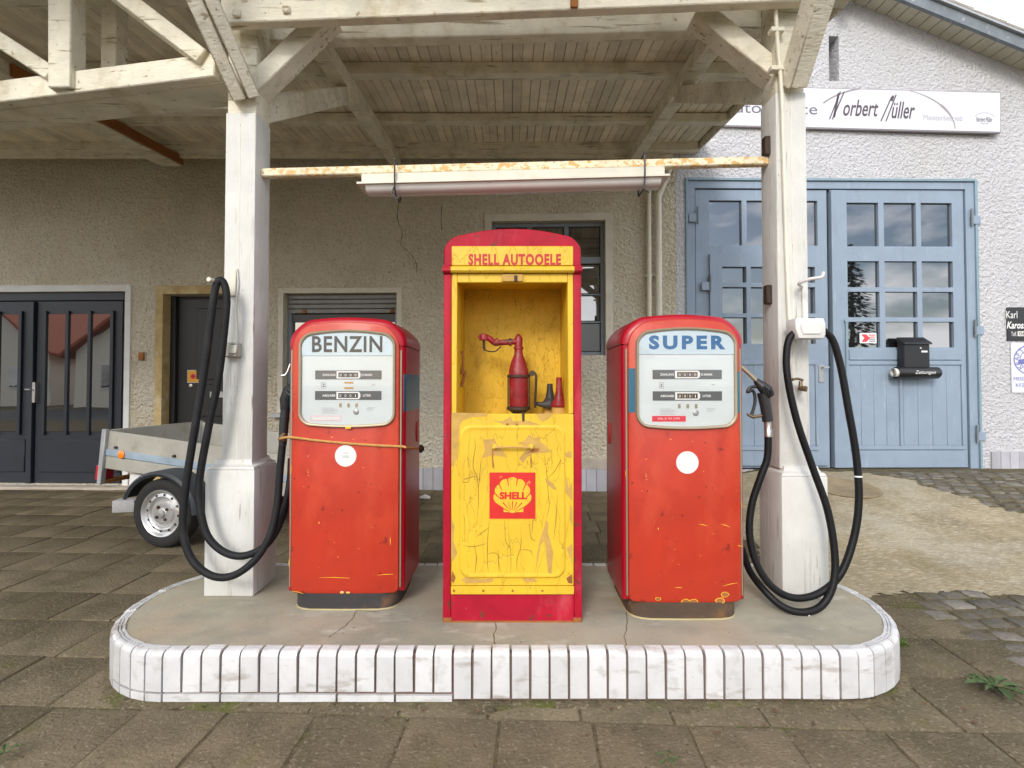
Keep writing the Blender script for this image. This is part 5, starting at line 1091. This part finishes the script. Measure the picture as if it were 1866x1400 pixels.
def tuft(label, p, n, h):
    t = thing('grass_tuft', label, 'grass', p); b = MB()
    for k in range(n):
        a = random.uniform(0, 6.28); r = random.uniform(0, h * .5); c = Vector((r * math.cos(a), r * math.sin(a), -.01)); d = Vector((random.uniform(-.6, .6), random.uniform(-.6, .6), 1)) * h * random.uniform(.5, 1); s = Vector((-math.sin(a), math.cos(a), 0)) * .004
        v = [b.bm.verts.new(q) for q in (c - s, c + s, c + d * .6 + s * .7, c + d + Vector((d.x * .4, d.y * .4, -.1 * h)), c + d * .6 - s * .7)]; b.bm.faces.new(v)
    o = b.build('blades', 'grass', t, smooth=0); return t
g = G(1812, 1262); weed('flat rosette of jagged green dandelion leaves in the paving joint', (g.x, g.y, 0), 14, .105)
g = G(1646, 1176); tuft('tuft of bright grass at the right end of the tiled kerb', (g.x, g.y, 0), 60, .045)
g = G(1440, 1280); tuft('tiny grass sprig at the foot of the front kerb tiles', (g.x, g.y - .01, 0), 24, .03)
g = G(1215, 1396); weed('small seedling with upright leaves in a slab joint', (g.x, g.y, 0), 5, .05)
g = G(8, 1385); weed('small green leaves at the corner of a dark slab', (g.x, g.y, 0), 6, .05)
for k in range(26):
    px, py = random.uniform(620, 1500), random.uniform(1295, 1370)
    if k > 17: px, py = random.uniform(1600, 1860), random.uniform(1100, 1350)
    g = G(px, py); b = MB(); a = random.uniform(0, 6.28); s = random.uniform(.006, .016); n = 6; pv_ = None
    for i in range(n + 1):
        f = i / n; wd = s * .45 * math.sin(math.pi * f) + .0006; c = Vector((s * (f - .5) * 2, 0, .004 + .008 * (f - .5) ** 2 * random.uniform(.5, 1.5)))
        vv = (b.bm.verts.new(c + Vector((0, wd, .003))), b.bm.verts.new(c - Vector((0, wd, 0))))
        if pv_: b.bm.faces.new((pv_[0], pv_[1], vv[1], vv[0]))
        pv_ = vv
    o = b.build('fallen_leaf', 'dry_leaf', None, (g.x, g.y, .004)); o.rotation_euler = (0, 0, a); tag(o, 'small brown dry leaf lying on the paving slabs', 'leaf', 'dry leaves on the paving')
g = G(775, 911); fl = MB().tube([(-.06, 0, .025), (0, .01, .03), (.05, .0, .022)], [.012, .028, .015], 8).build('crumpled_wrapper', 'paper', None, (g.x, g.y, .0)); tag(fl, 'crumpled pale wrapper lying by the wall plinth', 'litter')

# ================================================================== ACROSS THE STREET (seen in the panes)
def far_house(x, y, wx, dy, eave, ridge, label, m='house_wall'):
    t = thing('village_house', label, 'house', (x, y, -.01)); h = wx / 2
    MB().prism([(-h, 0), (h, 0), (h, eave), (0, ridge - .12), (-h, eave)], -dy, 0).build('wall', m, t)
    for s in (-1, 1):
        b = MB(); k = (ridge - eave) / h; e = .5
        b.hexa([(s * 0, -dy - .4, ridge), (s * (h + e), -dy - .4, eave - k * e), (s * (h + e), .4, eave - k * e), (0, .4, ridge), (0, -dy - .4, ridge + .16), (s * (h + e), -dy - .4, eave - k * e + .16), (s * (h + e), .4, eave - k * e + .16), (0, .4, ridge + .16)]).build('roof', 'roof_tile', t)
    for i in (-.55, 0.1, .6):
        w_ = B('window', 'white_paint', t, i * h - .55, i * h + .55, .0, .04, 1.0, 2.3); B('pane', 'pane_glass', w_, i * h - .47, i * h + .47, .041, .05, 1.08, 2.22)
    B('door', 'bark', t, -.3 * h - .45, -.3 * h + .45, .0, .05, 0, 2.1); return t
far_house(-20, -13, 9, 9, 3.0, 6.2, 'cream house with red tiled roof across the street, left of the other')
far_house(-33, -15, 10, 9, 3.2, 7.0, 'cream house with red tiled roof farther along the street')
far_house(2, -24, 11, 9, 3.0, 6.0, 'low cream house with red tiled roof set back from the street')
tree = thing('spruce_tree', 'dark pointed spruce standing across the street', 'tree', (17.5, -13, 0))
MB().tube([(0, 0, 0), (.03, 0, 3), (0, .04, 8)], [.2, .13, .02], 8).build('trunk', 'bark', tree)
b = MB()
for k in range(1500):
    f = random.random() ** .8; z = .9 + 7.4 * f; rad = 1.75 * (1 - f) ** .85 * random.uniform(.25, 1.12) + .05; a = random.uniform(0, 6.28); s = random.uniform(.12, .3) * (1.15 - .6 * f)
    c = Vector((rad * math.cos(a), rad * math.sin(a), z - rad * .3)); d = Vector((math.cos(a), math.sin(a), -.35)) * s; e = Vector((-math.sin(a), math.cos(a), random.uniform(-.3, .3))) * s * .5
    b.poly([c - d, c + e, c + d, c - e])
b.build('crown', 'needles', tree, smooth=0)
